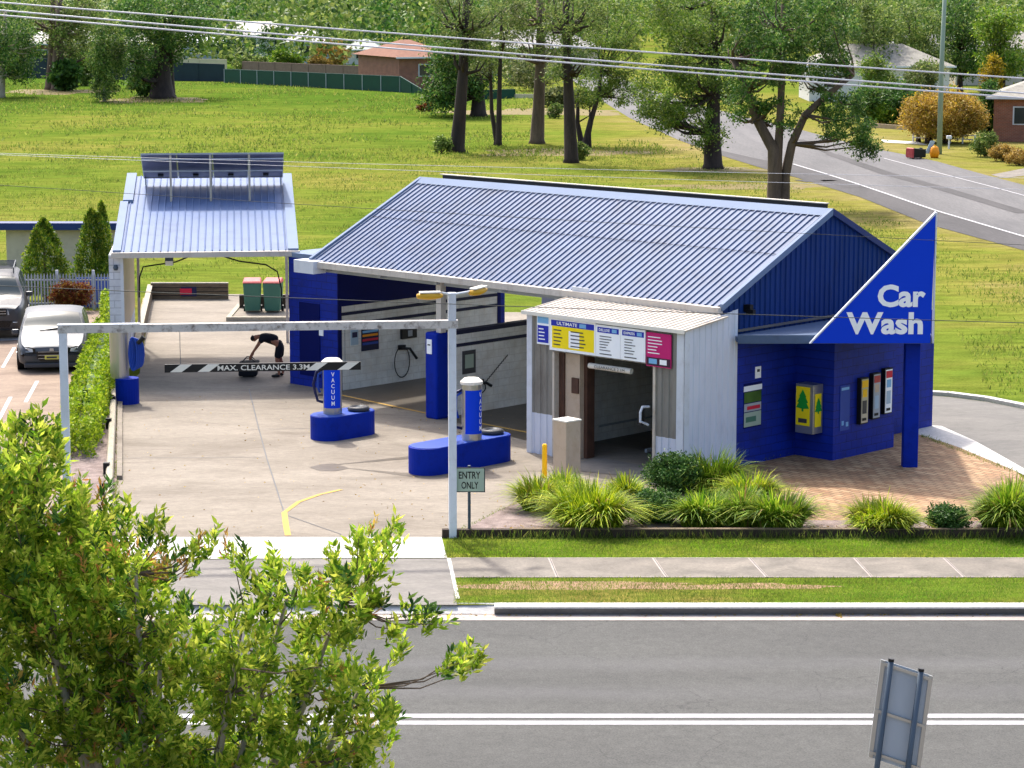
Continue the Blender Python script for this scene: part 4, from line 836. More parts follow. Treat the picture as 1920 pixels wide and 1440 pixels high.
text('lettering', 'ENTRY', (q.x-.2, q.y-.057, 1.17), XV, ZV, .14, 'black', es, width=.42, bold=.015, ext=.003); text('lettering', 'ONLY', (q.x-.15, q.y-.057, .97), XV, ZV, .14, 'black', es, width=.33, bold=.015, ext=.003)
# ------------------------------------------------------------------ islands and vacuums
def capsule(u, w0, w1, r, h, name, label):
    pts = []
    for i in range(17): a = math.pi+math.pi*i/16; pts.append(P(u+r*math.cos(a), w0+r*math.sin(a)))
    for i in range(17): a = math.pi*i/16; pts.append(P(u+r*math.cos(a), w1+r*math.sin(a)))
    pts = [(p.x, p.y) for p in pts]; t = thing(name, label, 'plinth', tuple(P(u, (w0+w1)/2)))
    MB().prism(pts, 0, h).build('sides', 'blue', t, bevel=.012)
    c = P(u, (w0+w1)/2); MB().prism([(c.x+(p[0]-c.x)*.97, c.y+(p[1]-c.y)*.97) for p in pts], h, h+.012).build('top', 'hose', t)  # top coloured lighter than the sides to paint in the sun on it
    return t
i1 = capsule(-44.55, 40.2, 41.1, .43, .57, 'vacuum_island', 'short rounded blue plinth carrying the left vacuum')
i2 = capsule(-39.85, 38.87, 40.9, .42, .60, 'vacuum_island', 'long rounded blue plinth carrying the right vacuum')
def ring(c, par_label, grp):
    t = thing('vent_ring', par_label, 'vent', tuple(c), grp); c = Vector(c)
    MB().lathe(c, [(.24, 0), (.27, .05), (.24, .1), (.17, .11), (.15, .05)], 22).build('rim', 'cargrey', t, smooth=True); MB().lathe(c, [(.13, .0), (.13, .07), (.05, .09)], 16).build('hub', 'galvdk', t)
ring(P(-44.42, 41.05, .582), 'dark round lid ring on the short blue plinth', 'lid rings on the plinths'); ring(P(-39.84, 40.9, .612), 'dark round lid ring on the long blue plinth', 'lid rings on the plinths')
def vacuum(c, z0, z1, label, ang, face=1):
    c = Vector(c); t = thing('vacuum', label, 'vacuum', tuple(c+ZV*z0), 'vacuum cylinders')
    MB().lathe(c, [(.225, z0), (.225, z1)], 28).build('cylinder', 'stainless', t, smooth=False)
    MB().lathe(c, [(.25, z1), (.25, z1+.06), (.17, z1+.13), (.04, z1+.15)], 24).build('cap', 'cap', t)
    zb0, zb1 = z0+.16, z1-.12; n = 14; b = MB(); vs = []
    for i in range(n+1):
        a = ang-1.0+2.0*i/n; d = Vector((math.sin(a), -math.cos(a), 0)); vs += [c+d*.229+ZV*zb0, c+d*.229+ZV*zb1]
    b.add(vs, [(2*i, 2*i+2, 2*i+3, 2*i+1) for i in range(n)]); w_ = b.build('blue_wrap', 'sign', t)
    la = ang+(.12 if face else .62); d = Vector((math.sin(la), -math.cos(la), 0)); rr = Vector((math.cos(la), math.sin(la), 0))
    hh = (zb1-zb0-.08)/6
    for i, ch in enumerate('VACUUM'): text('letter', ch, c+d*.233-rr*.035+ZV*(zb1-.04-(i+1)*hh+.03), rr, ZV, hh*.72, 'printw', w_, width=.075, bold=.01)
    l = ang-1.75; d = Vector((math.sin(l), -math.cos(l), 0)); e = ZV
    MB().tube([c+d*.2+e*(z1-.12), c+d*.38+e*(z1-.2), c+d*.46+e*(z1-.5), c+d*.42+e*(z0+.5), c+d*.36+e*(z0+.3), c+d*.2+e*(z0+.26)], .035, 8).build('hose', 'hosedk', t, smooth=True)
    MB().tube([c+d*.18+e*(z1-.16), c+d*.34+e*(z1-.26), c+d*.36+e*(z1-.55), c+d*.3+e*(z0+.5)], .03, 8).build('hose', 'hose', t, smooth=True)
    return t
c = P(-44.6, 40.38); vacuum(c, .57, 1.76, 'blue wrapped vacuum cylinder in front of the far bay wall', 0.0)
c = P(-39.68, 40.08); vacuum(c, .60, 1.86, 'vacuum cylinder on the long plinth behind the gate post', .35, 0)
q = G(236, 760)
t = thing('vacuum', 'plain steel vacuum cylinder on a round blue base beside the hedge', 'vacuum', (q.x, q.y+.3, 0), 'vacuum cylinders'); c = Vector((q.x-.0, q.y+.3, 0))
MB().lathe(c, [(.30, 0), (.30, .66)], 26).build('base', 'blue', t); MB().lathe(c+Vector((-.2, .1, 0)), [(.24, .66), (.24, 1.86)], 26).build('cylinder', 'stainless', t); MB().lathe(c+Vector((-.2, .1, 0)), [(.27, 1.86), (.27, 1.93), (.16, 1.98)], 24).build('cap', 'cap', t)
for k in range(5):
    b = MB(); b.tube([c+Vector((.17+.04*k+.10*math.sin(a*1.0), -.02+.02*k, 1.28+(.42-.02*k)*math.cos(a))) for a in [2*math.pi*i/24 for i in range(25)]], .028, 7); b.build('hose', 'hose', t, smooth=True)
MB().tube([c+Vector((.3, -.05, 1.55)), c+Vector((.46, -.05, 1.72))], [.05, .07], 8).build('nozzle', 'dark', t)
# cabinet and bollard at the tunnel entry
q = G(1063, 908); t = thing('pay_station', 'beige steel pay cabinet in front of the tunnel doorway', 'pay station', (q.x, q.y, 0))
MB().box((q.x, q.y+.2, 0), (.42, .42, 1.36), R(45)-.08).build('body', 'beigebox', t, bevel=.01); MB().box((q.x, q.y+.2, 1.36), (.45, .45, .03), R(45)-.08).build('lid', 'cap', t)
MB().box((q.x-.1, q.y+.07, .62), (.05, .02, .04), -R(45)).build('lock', 'dark', t)
q = G(1021, 898); t = thing('bollard', 'slim yellow bollard left of the pay cabinet', 'bollard', tuple(q)); MB().lathe(q, [(.055, 0), (.055, .74), (.04, .77)], 14).build('post', 'yellow', t, smooth=False)
MB().lathe(q, [(.1, 0), (.1, .02)], 14).build('base_plate', 'galvdk', t)
# timber edge of the planting bed
te = thing('timber_edging', 'long dark sleeper edging along the front of the planting bed', 'edging', (4, yb0, 0))
MB().ob((G(829, 1008).x, yb0-.02, 0), (60, 0, 0), (0, .14, 0), (0, 0, .17)).build('sleeper', 'timber', te)
MB().ob((G(960, 1008).x, yb0-.021, .172), (60, 0, 0), (0, .142, 0), (0, 0, .012)).build('worn_top', 'mossy', te)
# log edging beside the apron
tl = thing('log_edging', 'pale weathered log rail with black stub posts along the left of the forecourt', 'edging', tuple(G(212, 850)))
b = MB(); pts = [(213, 726), (211, 780), (208, 840), (205, 900), (203, 960), (200, 1005)]
for a, b_ in zip(pts[:-1], pts[1:]): b.tube([G(*a, .12), G(*b_, .12)], .085, 8)
b.build('log', 'log', tl)
for a in ((204, 804), (200, 889), (198, 928), (211, 762)): MB().box(G(*a), (.13, .13, .26)).build('stub_post', 'dark', tl)
b = MB(); b.ob(G(221, 745), G(219, 900)-G(221, 745), XV*.12, ZV*.1); b.build('concrete_upstand', 'conc', tl)
# ------------------------------------------------------------------ fence, low buildings and wall at the left
pf = thing('palisade_fence', 'grey steel palisade fence at the back of the car park', 'fence', tuple(G(140, 581)))
p0, p1 = G(22, 581), G(224, 581); L = (p1-p0).length; d = (p1-p0)/L
b = MB(); n = 34
for i in range(n):
    q = p0+d*L*(i+.5)/n; b.add([q+Vector((-.025, 0, .05)), q+Vector((.025, 0, .05)), q+Vector((.025, 0, 1.12)), q+Vector((0, 0, 1.2)), q+Vector((-.025, 0, 1.12)), q+Vector((-.025, .02, .05)), q+Vector((.025, .02, .05)), q+Vector((.025, .02, 1.12)), q+Vector((0, .02, 1.2)), q+Vector((-.025, .02, 1.12))], [(0, 1, 2, 3, 4), (9, 8, 7, 6, 5), (0, 5, 6, 1), (1, 6, 7, 2), (2, 7, 8, 3), (3, 8, 9, 4), (4, 9, 5, 0)])
b.build('pickets', 'galv', pf)
for z in (.18, .95): MB().ob(p0+Vector((0, .025, z)), p1-p0, YV*.04, ZV*.05).build('rail', 'galv', pf)
for x in (22, 108, 176, 222): MB().box(G(x, 581)+Vector((0, .06, 0)), (.08, .08, 1.3)).build('post', 'white', pf)
bw = thing('cream_wall', 'cream rendered wall with a navy capping beyond the palisade fence', 'wall', tuple(G(120, 552)))
Yw = 90.0; a = onY(11, 430, Yw); b_ = onY(226, 430, Yw)
MB().ob((a.x, Yw, 0), (b_.x-a.x, 0, 0), (0, .2, 0), (0, 0, a.z)).build('render', 'creamwall', bw)
a = onY(-120, 431, Yw-.3); a2 = onY(-120, 418, Yw-.3); MB().ob((a.x, Yw-.4, a.z), (b_.x-a.x, 0, 0), (0, .7, 0), (0, 0, a2.z-a.z)).build('capping', 'bluecap', bw)
MB().box((a.x+.2, Yw, 0), (.2, .2, a.z)).build('post', 'bluecap', bw)
bp = thing('blue_panel', 'blue sheet panel behind the palisade fence beside the bay', 'panel', tuple(G(180, 575)))
MB().ob(G(142, 576), G(214, 576)-G(142, 576), YV*.08, ZV*.98).build('sheet', 'hose', bp); MB().ob(G(176, 576)+Vector((0, -.02, 0)), XV*.05, YV*.02, ZV*.98).build('batten', 'navy', bp)
# ------------------------------------------------------------------ cars
def interp(x, pts):
    if x <= pts[0][0]: return pts[0][1]
    for (a, va), (b, vb) in zip(pts[:-1], pts[1:]):
        if x <= b:
            t = (x-a)/(b-a); t = t*t*(3-2*t)*.5+t*.5; return va+(vb-va)*t
    return pts[-1][1]
def car(name, label, cat, loc, rz, L, W, belt, roofp, z0, yc, yr, ye, yt, paintm, wheel_r, axles, lower='cargrey', rack=False, face='hatch'):
    t = thing(name, label, cat, loc, None, rz); hw = W/2
    ys = sorted(set([0, .03, .08, .16, .3, .5]+[.7+.12*i for i in range(int((L-1.4)/.12)+1)]+[L-.5, L-.3, L-.16, L-.08, L-.03, L]+[yc, yr, ye, yt]))
    wf = [(0, .78), (.03, .84), (.12, .91), (.35, .97), (.8, 1), (L-.8, 1), (L-.3, .97), (L-.08, .9), (L, .82)]
    def sec(y):
        w = hw*interp(y, wf); zb = interp(y, belt); zr_ = max(interp(y, roofp), zb+.015); g = zr_-zb
        zz = z0+interp(y, [(0, .10), (.15, 0), (L-.15, 0), (L, .12)])
        k = .97 if g > .1 else .93; xe = w*k-g*.34; 
        zt = zb-.0
        P_ = [(0, zz), (w*.82, zz), (w*.97, zz+.08), (w, zz+.25), (w*1.0, (zz+zb)/2), (w*.985, zb-.1), (w*k, zt), (w*k-g*.34*.12-(.02 if g < .1 else 0), zb+g*.12), (xe+g*.34*.1, zb+g*.88), (xe-.05-min(.04, g*.1), zr_-.012*(1 if g > .1 else .3)), (xe*.55, zr_+.02), (0, zr_+.03)]
        return P_
    rows = []; vs = []
    for y in ys:
        s_ = sec(y); full = [(-x, z) for x, z in s_[::-1]]+s_[1:-1] if False else None
        ring_ = [(x, z) for x, z in s_]+[(-x, z) for x, z in s_[-2:0:-1]]
        rows.append(len(vs)); vs += [(x, y, z) for x, z in ring_]
    n = len(ring_); body = []; ws = []; rw = []; sw = {1: [], -1: []}
    for i in range(len(ys)-1):
        y0, y1 = ys[i], ys[i+1]
        for j in range(n):
            f = (rows[i]+j, rows[i]+(j+1) % n, rows[i+1]+(j+1) % n, rows[i+1]+j)
            jj = j if j < 11 else n-1-j
            glass = None
            if jj in (9, 10) and y0 >= yc-.01 and y1 <= yr+.01: glass = ws
            elif jj in (9, 10) and y0 >= ye-.01 and y1 <= yt+.01: glass = rw
            elif jj == 7 and y0 >= yc+.55 and y1 <= yt-.35 and not (abs((y0+y1)/2-(yc+1.55)) < .06): glass = sw[1 if j < 11 else -1]
            (glass if glass is not None else body).append(f[::-1])
    body += [tuple(range(rows[0], rows[0]+n)), tuple(range(rows[-1], rows[-1]+n))[::-1]]
    def sub(nm, fs, m):
        ids = sorted({i for f in fs for i in f}); mp = {a: k for k, a in enumerate(ids)}
        return MB().add([vs[i] for i in ids], [tuple(mp[i] for i in f) for f in fs]).build(nm, m, t, local=True, smooth=True)
    bo = sub('body', body, paintm); sub('windscreen', ws, 'glass'); sub('rear_window', rw, 'glass'); sub('side_window', sw[1], 'glass'); sub('side_window', sw[-1], 'glass')
    for s in (-1, 1):
        for y in axles:
            wh = MB().tube([(s*(hw-.2), y, wheel_r), (s*(hw+.012), y, wheel_r)], wheel_r, 22).build('tyre', 'tyre', t, local=True); MB().tube([(s*(hw+.005), y, wheel_r), (s*(hw+.022), y, wheel_r)], wheel_r*.64, 14).build('rim', 'rim', wh, local=True)
            MB().tube([(s*(hw-.25), y, wheel_r+.02), (s*(hw+.006), y, wheel_r+.02)], wheel_r+.07, 22).build('wheel_arch', 'carblack', t, local=True)
        MB().box((s*(hw+.1), yc+.62, belt[1][1]+.1), (.2, .1, .14)).build('mirror', paintm, t, local=True, bevel=.03)
    zf = interp(.1, belt)
    def fq(nm, pts, y, m, dep=.03, par=None):       # polygon on the nose
        return MB().slab([(x, y, z) for x, z in pts], (0, dep, 0)).build(nm, m, par or t, local=True)
    if face == 'hatch':
        fq('grille', [(-.42, zf-.13), (.42, zf-.13), (.40, z0+.22), (.30, z0+.12), (-.30, z0+.12), (-.40, z0+.22)], -.015, 'carblack')
        for k in range(3): MB().box((0, -.022, z0+.2+.09*k), (.74, .012, .012)).build('grille_bar', 'rim', t, local=True)
        fq('number_plate', [(-.19, z0+.18), (.19, z0+.18), (.19, z0+.29), (-.19, z0+.29)], -.03, 'plate')
        MB().box((0, -.034, z0+.21), (.28, .004, .05)).build('plate_characters', 'txt', t, local=True)
        fq('emblem', [(-.06, zf-.12), (.06, zf-.12), (.05, zf-.05), (-.05, zf-.05)], -.03, 'rim')
        for s in (-1, 1):
            hb = MB().slab([(s*.43, -.03, zf-.17), (s*.71, -.015, zf-.17), (s*.86, .12, zf-.13), (s*.885, .36, zf-.01), (s*.67, .03, zf+.0), (s*.45, -.02, zf-.04)], (0, .08, .0)).build('headlight', 'carblack', t, local=True)
            MB().slab([(s*.50, -.04, zf-.14), (s*.69, -.03, zf-.14), (s*.83, .09, zf-.10), (s*.84, .2, zf-.05), (s*.66, -.02, zf-.03), (s*.52, -.03, zf-.06)], (0, .05, .0)).build('lens', 'lens', hb, local=True)
            fq('fog_lamp', [(s*.52, z0+.1), (s*.72, z0+.14), (s*.72, z0+.24), (s*.56, z0+.2)], .012, 'carblack', .05)
        MB().box((0, .01, z0-.05), (W*.78, .12, .13)).build('lower_bumper', 'cargrey', t, local=True, bevel=.03)
    else:
        fq('grille', [(-.44, zf-.04), (.44, zf-.04), (.42, zf-.24), (-.42, zf-.24)], -.02, 'carblack')
        for k in range(2): MB().box((0, -.03, zf-.19+.08*k), (.84, .015, .02)).build('grille_bar', 'rim', t, local=True)
        for s in (-1, 1):
            MB().slab([(s*.47, -.015, zf-.22), (s*.82, .1, zf-.2), (s*.84, .3, zf-.03), (s*.47, .0, zf-.05)], (0, .05, 0)).build('headlight', 'lens', t, local=True)
            MB().lathe((s*.68, .0, z0+.25), [(.07, 0), (.07, .02)], 10).build('fog_lamp', 'lens', t, local=True)
        fq('lower_intake', [(-.6, z0+.3), (.6, z0+.3), (.5, z0+.12), (-.5, z0+.12)], -.012, 'carblack')
        fq('number_plate', [(-.19, z0+.26), (.19, z0+.26), (.19, z0+.37), (-.19, z0+.37)], -.03, 'plate')
    for s in (-1, 1): MB().tube([(s*.1-.25, yc-.02, interp(yc, belt)+.06), (s*.1+.35, yc+.14, interp(yc, belt)+.12)], .012, 5).build('wiper', 'dark', t, local=True)
    if rack:
        zt_ = max(v for _, v in roofp)
        b = MB()
        for s in (-1, 1): b.tube([(s*.6, yr+.1, zt_+.16), (s*.6, ye-.1, zt_+.16)], .02, 8)
        for k in range(7): y = yr+.15+(ye-yr-.3)*k/6; b.tube([(-.62, y, zt_+.16), (.62, y, zt_+.16)], .018, 6)
        for s in (-1, 1):
            for y in (yr+.2, ye-.2): b.tube([(s*.6, y, zt_-.02), (s*.6, y, zt_+.16)], .02, 6)
        b.build('roof_rack', 'silver', t, local=True)
    return t
q = G(98, 699)
car('parked_car', 'silver hatchback with a yellow number plate parked nose out beside the hedge', 'car', (q.x, q.y, 0), R(8), 4.3, 1.92, [(0, .66), (.12, .74), (1.0, .93), (1.4, .97), (3.8, 1.04), (4.15, 1.02), (4.3, .9)], [(0, .6), (.9, .93), (1.25, .99), (2.05, 1.42), (2.5, 1.47), (3.5, 1.42), (3.8, 1.34), (4.2, 1.03), (4.3, .9)], .2, 1.22, 2.05, 3.78, 4.18, 'silver', .32, (.85, 3.5))
q = G(-14, 641)
car('parked_car', 'tall grey-silver four wheel drive with a roof rack at the left edge', 'car', (q.x, q.y, 0), R(9), 4.9, 1.92, [(0, .95), (.12, 1.03), (1.2, 1.14), (4.6, 1.18), (4.9, 1.1)], [(0, .8), (1.1, 1.12), (1.3, 1.18), (2.0, 1.72), (2.5, 1.80), (4.3, 1.78), (4.75, 1.6), (4.9, 1.15)], .32, 1.28, 2.05, 4.45, 4.85, 'silver2', .39, (.95, 3.8), rack=True, face='suv')
# ------------------------------------------------------------------ person
def skin_fig(name, verts, edges, m, parent, lv=2, root=0):
    me = bpy.data.meshes.new(name); me.from_pydata([v[:3] for v in verts], edges, []); me.materials.append(M[m])
    o = bpy.data.objects.new(name, me); COL.objects.link(o); o.parent = parent
    md = o.modifiers.new('skin', 'SKIN'); md.use_smooth_shade = True
    if not me.skin_vertices: pass
    for i, v in enumerate(verts):
        sv = me.skin_vertices[0].data[i]; r = v[3]; sv.radius = r if isinstance(r, tuple) else (r, r); sv.use_root = (i == root)
    s_ = o.modifiers.new('sub', 'SUBSURF'); s_.levels = lv; s_.render_levels = lv
    return o
def skinmesh(name, verts, edges, m, parent, root=0, lv=2):
    # build through a temporary object so the result is one ordinary mesh
    me = bpy.data.meshes.new('tmp'); me.from_pydata([v[:3] for v in verts], edges, [])
    o = bpy.data.objects.new('tmp', me); COL.objects.link(o); md = o.modifiers.new('skin', 'SKIN'); md.use_smooth_shade = True
    s_ = o.modifiers.new('sub', 'SUBSURF'); s_.levels = lv
    if len(me.skin_vertices) == 0:
        import bmesh
        bm = bmesh.new(); bm.from_mesh(me); bm.verts.layers.skin.verify(); bm.to_mesh(me); bm.free()
    for i, v in enumerate(verts):
        sv = me.skin_vertices[0].data[i]; r = v[3]; sv.radius = r if isinstance(r, tuple) else (r, r); sv.use_root = (i == root)
    dg = bpy.context.evaluated_depsgraph_get(); dg.update(); e = o.evaluated_get(dg).to_mesh()
    vs = [tuple(v.co) for v in e.vertices]; fs = [tuple(p.vertices) for p in e.polygons]; o.evaluated_get(dg).to_mesh_clear(); bpy.data.objects.remove(o)
    return MB().add(vs, fs).build(name, m, parent, local=True, smooth=True)
q = G(521, 707)
pe = thing('person', 'person in black T-shirt and shorts bending over a black bag in the open bay', 'person', (q.x, q.y, 0.012))
V_ = [(.06, 0, .92, .13), (-.14, 0, 1.03, .125), (-.34, 0, 1.10, .135), (-.47, 0, 1.11, .06), (-.53, 0, 1.10, .055), (-.62, 0, 1.06, .09), (-.69, 0, .99, .075)]; E_ = [(0, 1), (1, 2), (2, 3), (3, 4), (4, 5), (5, 6)]
for s in (-1, 1):
    k = len(V_); V_ += [(-.40, s*.17, 1.07, .062), (-.53, s*.21, .86, .045), (-.66, s*.16, .68, .032), (-.70, s*.15, .61, .036), (-.72, s*.15, .56, .034)]; E_ += [(2, k), (k, k+1), (k+1, k+2), (k+2, k+3), (k+3, k+4)]
    for j in range(4): V_.append((-.76+.013*j, s*.15+(j-1.5)*.021, .51+.004*abs(j-1.5), .009)); E_.append((k+4, len(V_)-1)); V_.append((-.742+.013*j, s*.15+(j-1.5)*.021, .475, .008)); E_.append((len(V_)-2, len(V_)-1))
    V_.append((-.665, s*.11, .57, .010)); E_.append((k+3, len(V_)-1))
    k = len(V_); V_ += [(.06, s*.10, .86, .09), (.02+.03*s, s*.13, .5, .058), (.07+.04*s, s*.13, .30, .055), (.09+.04*s, s*.13, .09, .036), (.06+.04*s, s*.13, .045, .04), (-.10+.04*s, s*.14, .03, .032)]; E_ += [(0, k), (k, k+1), (k+1, k+2), (k+2, k+3), (k+3, k+4), (k+4, k+5)]
skinmesh('body', V_, E_, 'skin', pe)
Sv = [(.02, 0, .96, .165), (-.14, 0, 1.04, .16), (-.34, 0, 1.10, .165), (-.44, 0, 1.11, .10)]; Se = [(0, 1), (1, 2), (2, 3)]
for s in (-1, 1): k = len(Sv); Sv += [(-.40, s*.18, 1.06, .085), (-.47, s*.205, .94, .072)]; Se += [(2, k), (k, k+1)]
skinmesh('t_shirt', Sv, Se, 'shirt', pe)
Sv = [(.08, 0, .93, .165), (.0, 0, .97, .15)]; Se = [(0, 1)]
for s in (-1, 1): k = len(Sv); Sv += [(.07, s*.10, .82, .12), (.03+.03*s, s*.13, .50, .10)]; Se += [(0, k), (k, k+1)]
skinmesh('shorts', Sv, Se, 'shirt', pe)
skinmesh('hair', [(-.60, 0, 1.09, .098), (-.66, 0, 1.05, .095), (-.71, 0, .99, .05)], [(0, 1), (1, 2)], 'hair', pe)
for s in (-1, 1): skinmesh('shoe', [(.11+.04*s, s*.13, .05, .05), (-.0+.04*s, s*.135, .045, .048), (-.13+.04*s, s*.14, .035, .036)], [(0, 1), (1, 2)], 'dark', pe, lv=1)
bgd = thing('tool_bag', 'black bag standing on the wet floor under the bending person', 'bag', (q.x-.80, q.y, .012))
MB().add([(-.26, -.17, .03), (.24, -.17, .03), (.24, .17, .03), (-.26, .17, .03), (-.24, -.2, .42), (.3, -.2, .44), (.3, .2, .44), (-.24, .2, .42)], [(3, 2, 1, 0), (4, 5, 6, 7), (0, 1, 5, 4), (1, 2, 6, 5), (2, 3, 7, 6), (3, 0, 4, 7)]).build('body', 'shirt', bgd, local=True, bevel=.04)
for s in (-1, 1): MB().tube([(-.15, s*.1, .42), (-.05, s*.14, .53), (.08, s*.14, .53), (.2, s*.1, .43)], .014, 6).build('handle', 'dark', bgd, local=True)
MB().box((0, 0, 0), (.3, .2, .035)).build('base', 'dark', bgd, local=True)
# ------------------------------------------------------------------ planting bed
def strappy(px, py, rx, h, n, label, mat='strap', name='strappy_plant'):
    """clump of arching strap leaves; px,py = ground pixel of the centre"""
    c = G(px, py, .03); t = thing(name, label, 'plant', tuple(c), 'strappy plants in the front bed'); seg = 4
    a = rng.uniform(0, 2*np.pi, n); rad = rx*.75*rng.uniform(0, 1, n)**.5; base = np.stack([rad*np.cos(a), rad*.8*np.sin(a), np.zeros(n)], 1)
    a2 = a+rng.normal(size=n)*.8; bias = rng.uniform(0, 6.283); lump = 1+.22*np.sin(a*2+bias)+.15*np.sin(a*5+bias*2); L = h*rng.uniform(.7, 1.25, n)*(1.12-.3*rad/rx)*lump; lean = rng.uniform(.25, 1.0, n)*(0.5+.75*rad/rx)
    dirh = np.stack([np.cos(a2), np.sin(a2), 0*a2], 1); side = np.stack([-np.sin(a2), np.cos(a2), 0*a2], 1)
    V = []; w0 = rng.uniform(.012, .022, n)
    for k in range(seg+1):
        f = k/seg; out = L*lean*f**1.6*1.1; up = L*(f-.55*lean*f**2.6*1.3)
        p = base+dirh*out[:, None]+np.array([0, 0, 1])*up[:, None]; p[:, 2] = np.maximum(p[:, 2], -.02)
        wd = (w0*(1-f**2*.92))[:, None]; V += [p-side*wd, p+side*wd]
    V = np.stack(V, 1)+np.array(c); idx = np.arange(n)[:, None]*(2*(seg+1)); Qs = []
    for k in range(seg): Qs.append(np.concatenate([idx+2*k, idx+2*k+1, idx+2*k+3, idx+2*k+2], 1))
    fast_mesh('leaves', V.reshape(-1, 3), np.concatenate(Qs), mat, t); return t
def shrub(px, py, rx, ry, h, label, mat='shrub', n=4200, size=.06, name='shrub', cat='shrub', grp=None, z=0, loc=None):
    c = Vector(loc) if loc is not None else G(px, py); t = thing(name, label, cat, tuple(c), grp)
    n = int(n*2.2); cc, pts = cloud([(c.x, c.y, z+h*.5, rx*.9, ry*.9, h*.48)], max(12, n//40), 40, min(rx, h)*.2, .35)
    pts = pts[pts[:, 2] > .01]; leaves('foliage', pts, size, mat, t, .5)
    b = MB()
    for q_ in cc[::max(1, len(cc)//14)]: b.tube([c+ZV*.01, Vector(q_)*.5+c*.5+Vector((0, 0, z*.3)), Vector(q_)], [.02, .014, .006], 5)
    b.build('stems', 'bark', t); return t
strappy(1012, 955, .46, .66, 1500, 'yellow-green strappy plant nearest the yellow bollard')
strappy(1108, 990, .78, .84, 3600, 'largest yellow-green strappy plant, spilling over the timber edging')
strappy(1058, 942, .48, .62, 1300, 'yellowish strappy plant behind the largest clump, close to the pay cabinet')
strappy(1172, 948, .46, .58, 1300, 'low yellowish strappy plant right behind the largest clump')
shrub(1228, 980, .62, .45, .66, 'dark green shrub between the big strappy clumps', n=5200); shrub(1262, 925, .66, .4, .86, 'dark green shrub in front of the annex wall', n=5600)
strappy(1335, 918, .58, .76, 1900, 'upright green strappy plant in front of the white annex corner', 'strap2')
strappy(1318, 985, .56, .66, 2000, 'mixed green strappy plant right of the dark shrubs', 'strap2')
strappy(1392, 982, .56, .68, 2000, 'green strappy plant in the middle of the long planting', 'strap2')
strappy(1462, 992, .56, .74, 2200, 'strappy plant at the right end of the long planting', 'strap2')
strappy(1410, 945, .5, .62, 1600, 'yellowish strappy plant set behind two others')
strappy(1655, 995, .70, .60, 2800, 'wide low yellow-green strappy plant standing by itself on the gravel')
shrub(1777, 1000, .46, .42, .56, 'small round dark shrub right of the lone strappy plant', n=4600)
strappy(1895, 992, .72, .88, 3000, 'tall green strappy plant at the right edge of the photo', 'strap2')
strappy(1985, 965, .8, .9, 2000, 'strappy plant cut off by the right edge', 'strap2')
# hedge and small garden at the left
hg = thing('hedge', 'bright green clipped hedge between the car park and the forecourt', 'hedge', tuple(G(180, 740)))
pth = [G(206, 592), G(206, 650), G(192, 700), G(170, 770), G(152, 830), G(142, 860)]
pts = []
core = MB()
for i in range(len(pth)-1):
    a, b_ = pth[i], pth[i+1]; L = (b_-a).length; n = int(L*1300); f = rng.uniform(0, 1, (n, 1)); wd = .22 if i == 0 else .42
    cen = np.array(a)+(np.array(b_)-np.array(a))*f; th = rng.uniform(0, 2*np.pi, (n, 1)); rr_ = rng.uniform(.8 if i < len(pth)-2 else .15, 1.1, (n, 1))+.12*np.sin(cen[:, 1:2]*4.3+cen[:, 0:1]*7)
    ex = np.sign(np.cos(th))*np.abs(np.cos(th))**.5*wd*rr_; ez = np.sign(np.sin(th))*np.abs(np.sin(th))**.5*.42*rr_
    pts.append(np.concatenate([cen[:, :1]+ex, cen[:, 1:2], .44+ez], 1))
    d = (b_-a); nn = Vector((-d.y, d.x, 0)).normalized()*(wd*.5); (core.ob(a-nn+ZV*.03, d, nn*2, ZV*.5) if i < len(pth)-3 else None)
pts = np.concatenate(pts); leaves('foliage', pts, .085, 'hedge', hg, .6); core.build('inner_branches', 'gumdk', hg)
def conifer(c, label, cones):
    t = thing('conifer', label, 'conifer', tuple(c), 'conifers in front of the cream wall'); pts = []
    for (dx, zb, zt_, r0, n) in cones:
        f = rng.uniform(0, 1, n)**1.25; a = rng.uniform(0, 6.283, n); prof = np.minimum(1, (1-f)**.62*1.12)*np.minimum(1, .72+f*4); rr_ = r0*prof*rng.uniform(.55, 1.08, n)**.5*(1+.16*np.sin(a*5+f*19)+.08*np.sin(a*9-f*31))
        pts.append(np.stack([c.x+dx+rr_*np.cos(a), c.y+rr_*np.sin(a), zb+(zt_-zb)*f], 1))
    pts = np.concatenate(pts); d = rng.normal(size=pts.shape)*.5+np.array([0, 0, .8]); leaves('foliage', pts, .10, 'topiary', t, .5, d); MB().tube([c, c+ZV*cones[0][2]*.7], [.09, .03], 8).build('trunk', 'bark', t); return t
conifer(G(86, 566), 'round-bodied broad conifer in front of the cream wall', [(0, .25, 2.75, .84, 9000)])
conifer(G(180, 564), 'tall twin-tipped conifer beside the bay wall', [(-.08, .2, 3.05, .66, 6500), (.26, .8, 3.3, .40, 3500)])
shrub(0, 0, .75, .3, .95, 'red and yellow leaved bush poking through the palisade fence', 'redleaf', 3600, .07, 'bush', 'bush', None, .1, loc=G(136, 585)+Vector((0, -.05, 0)))
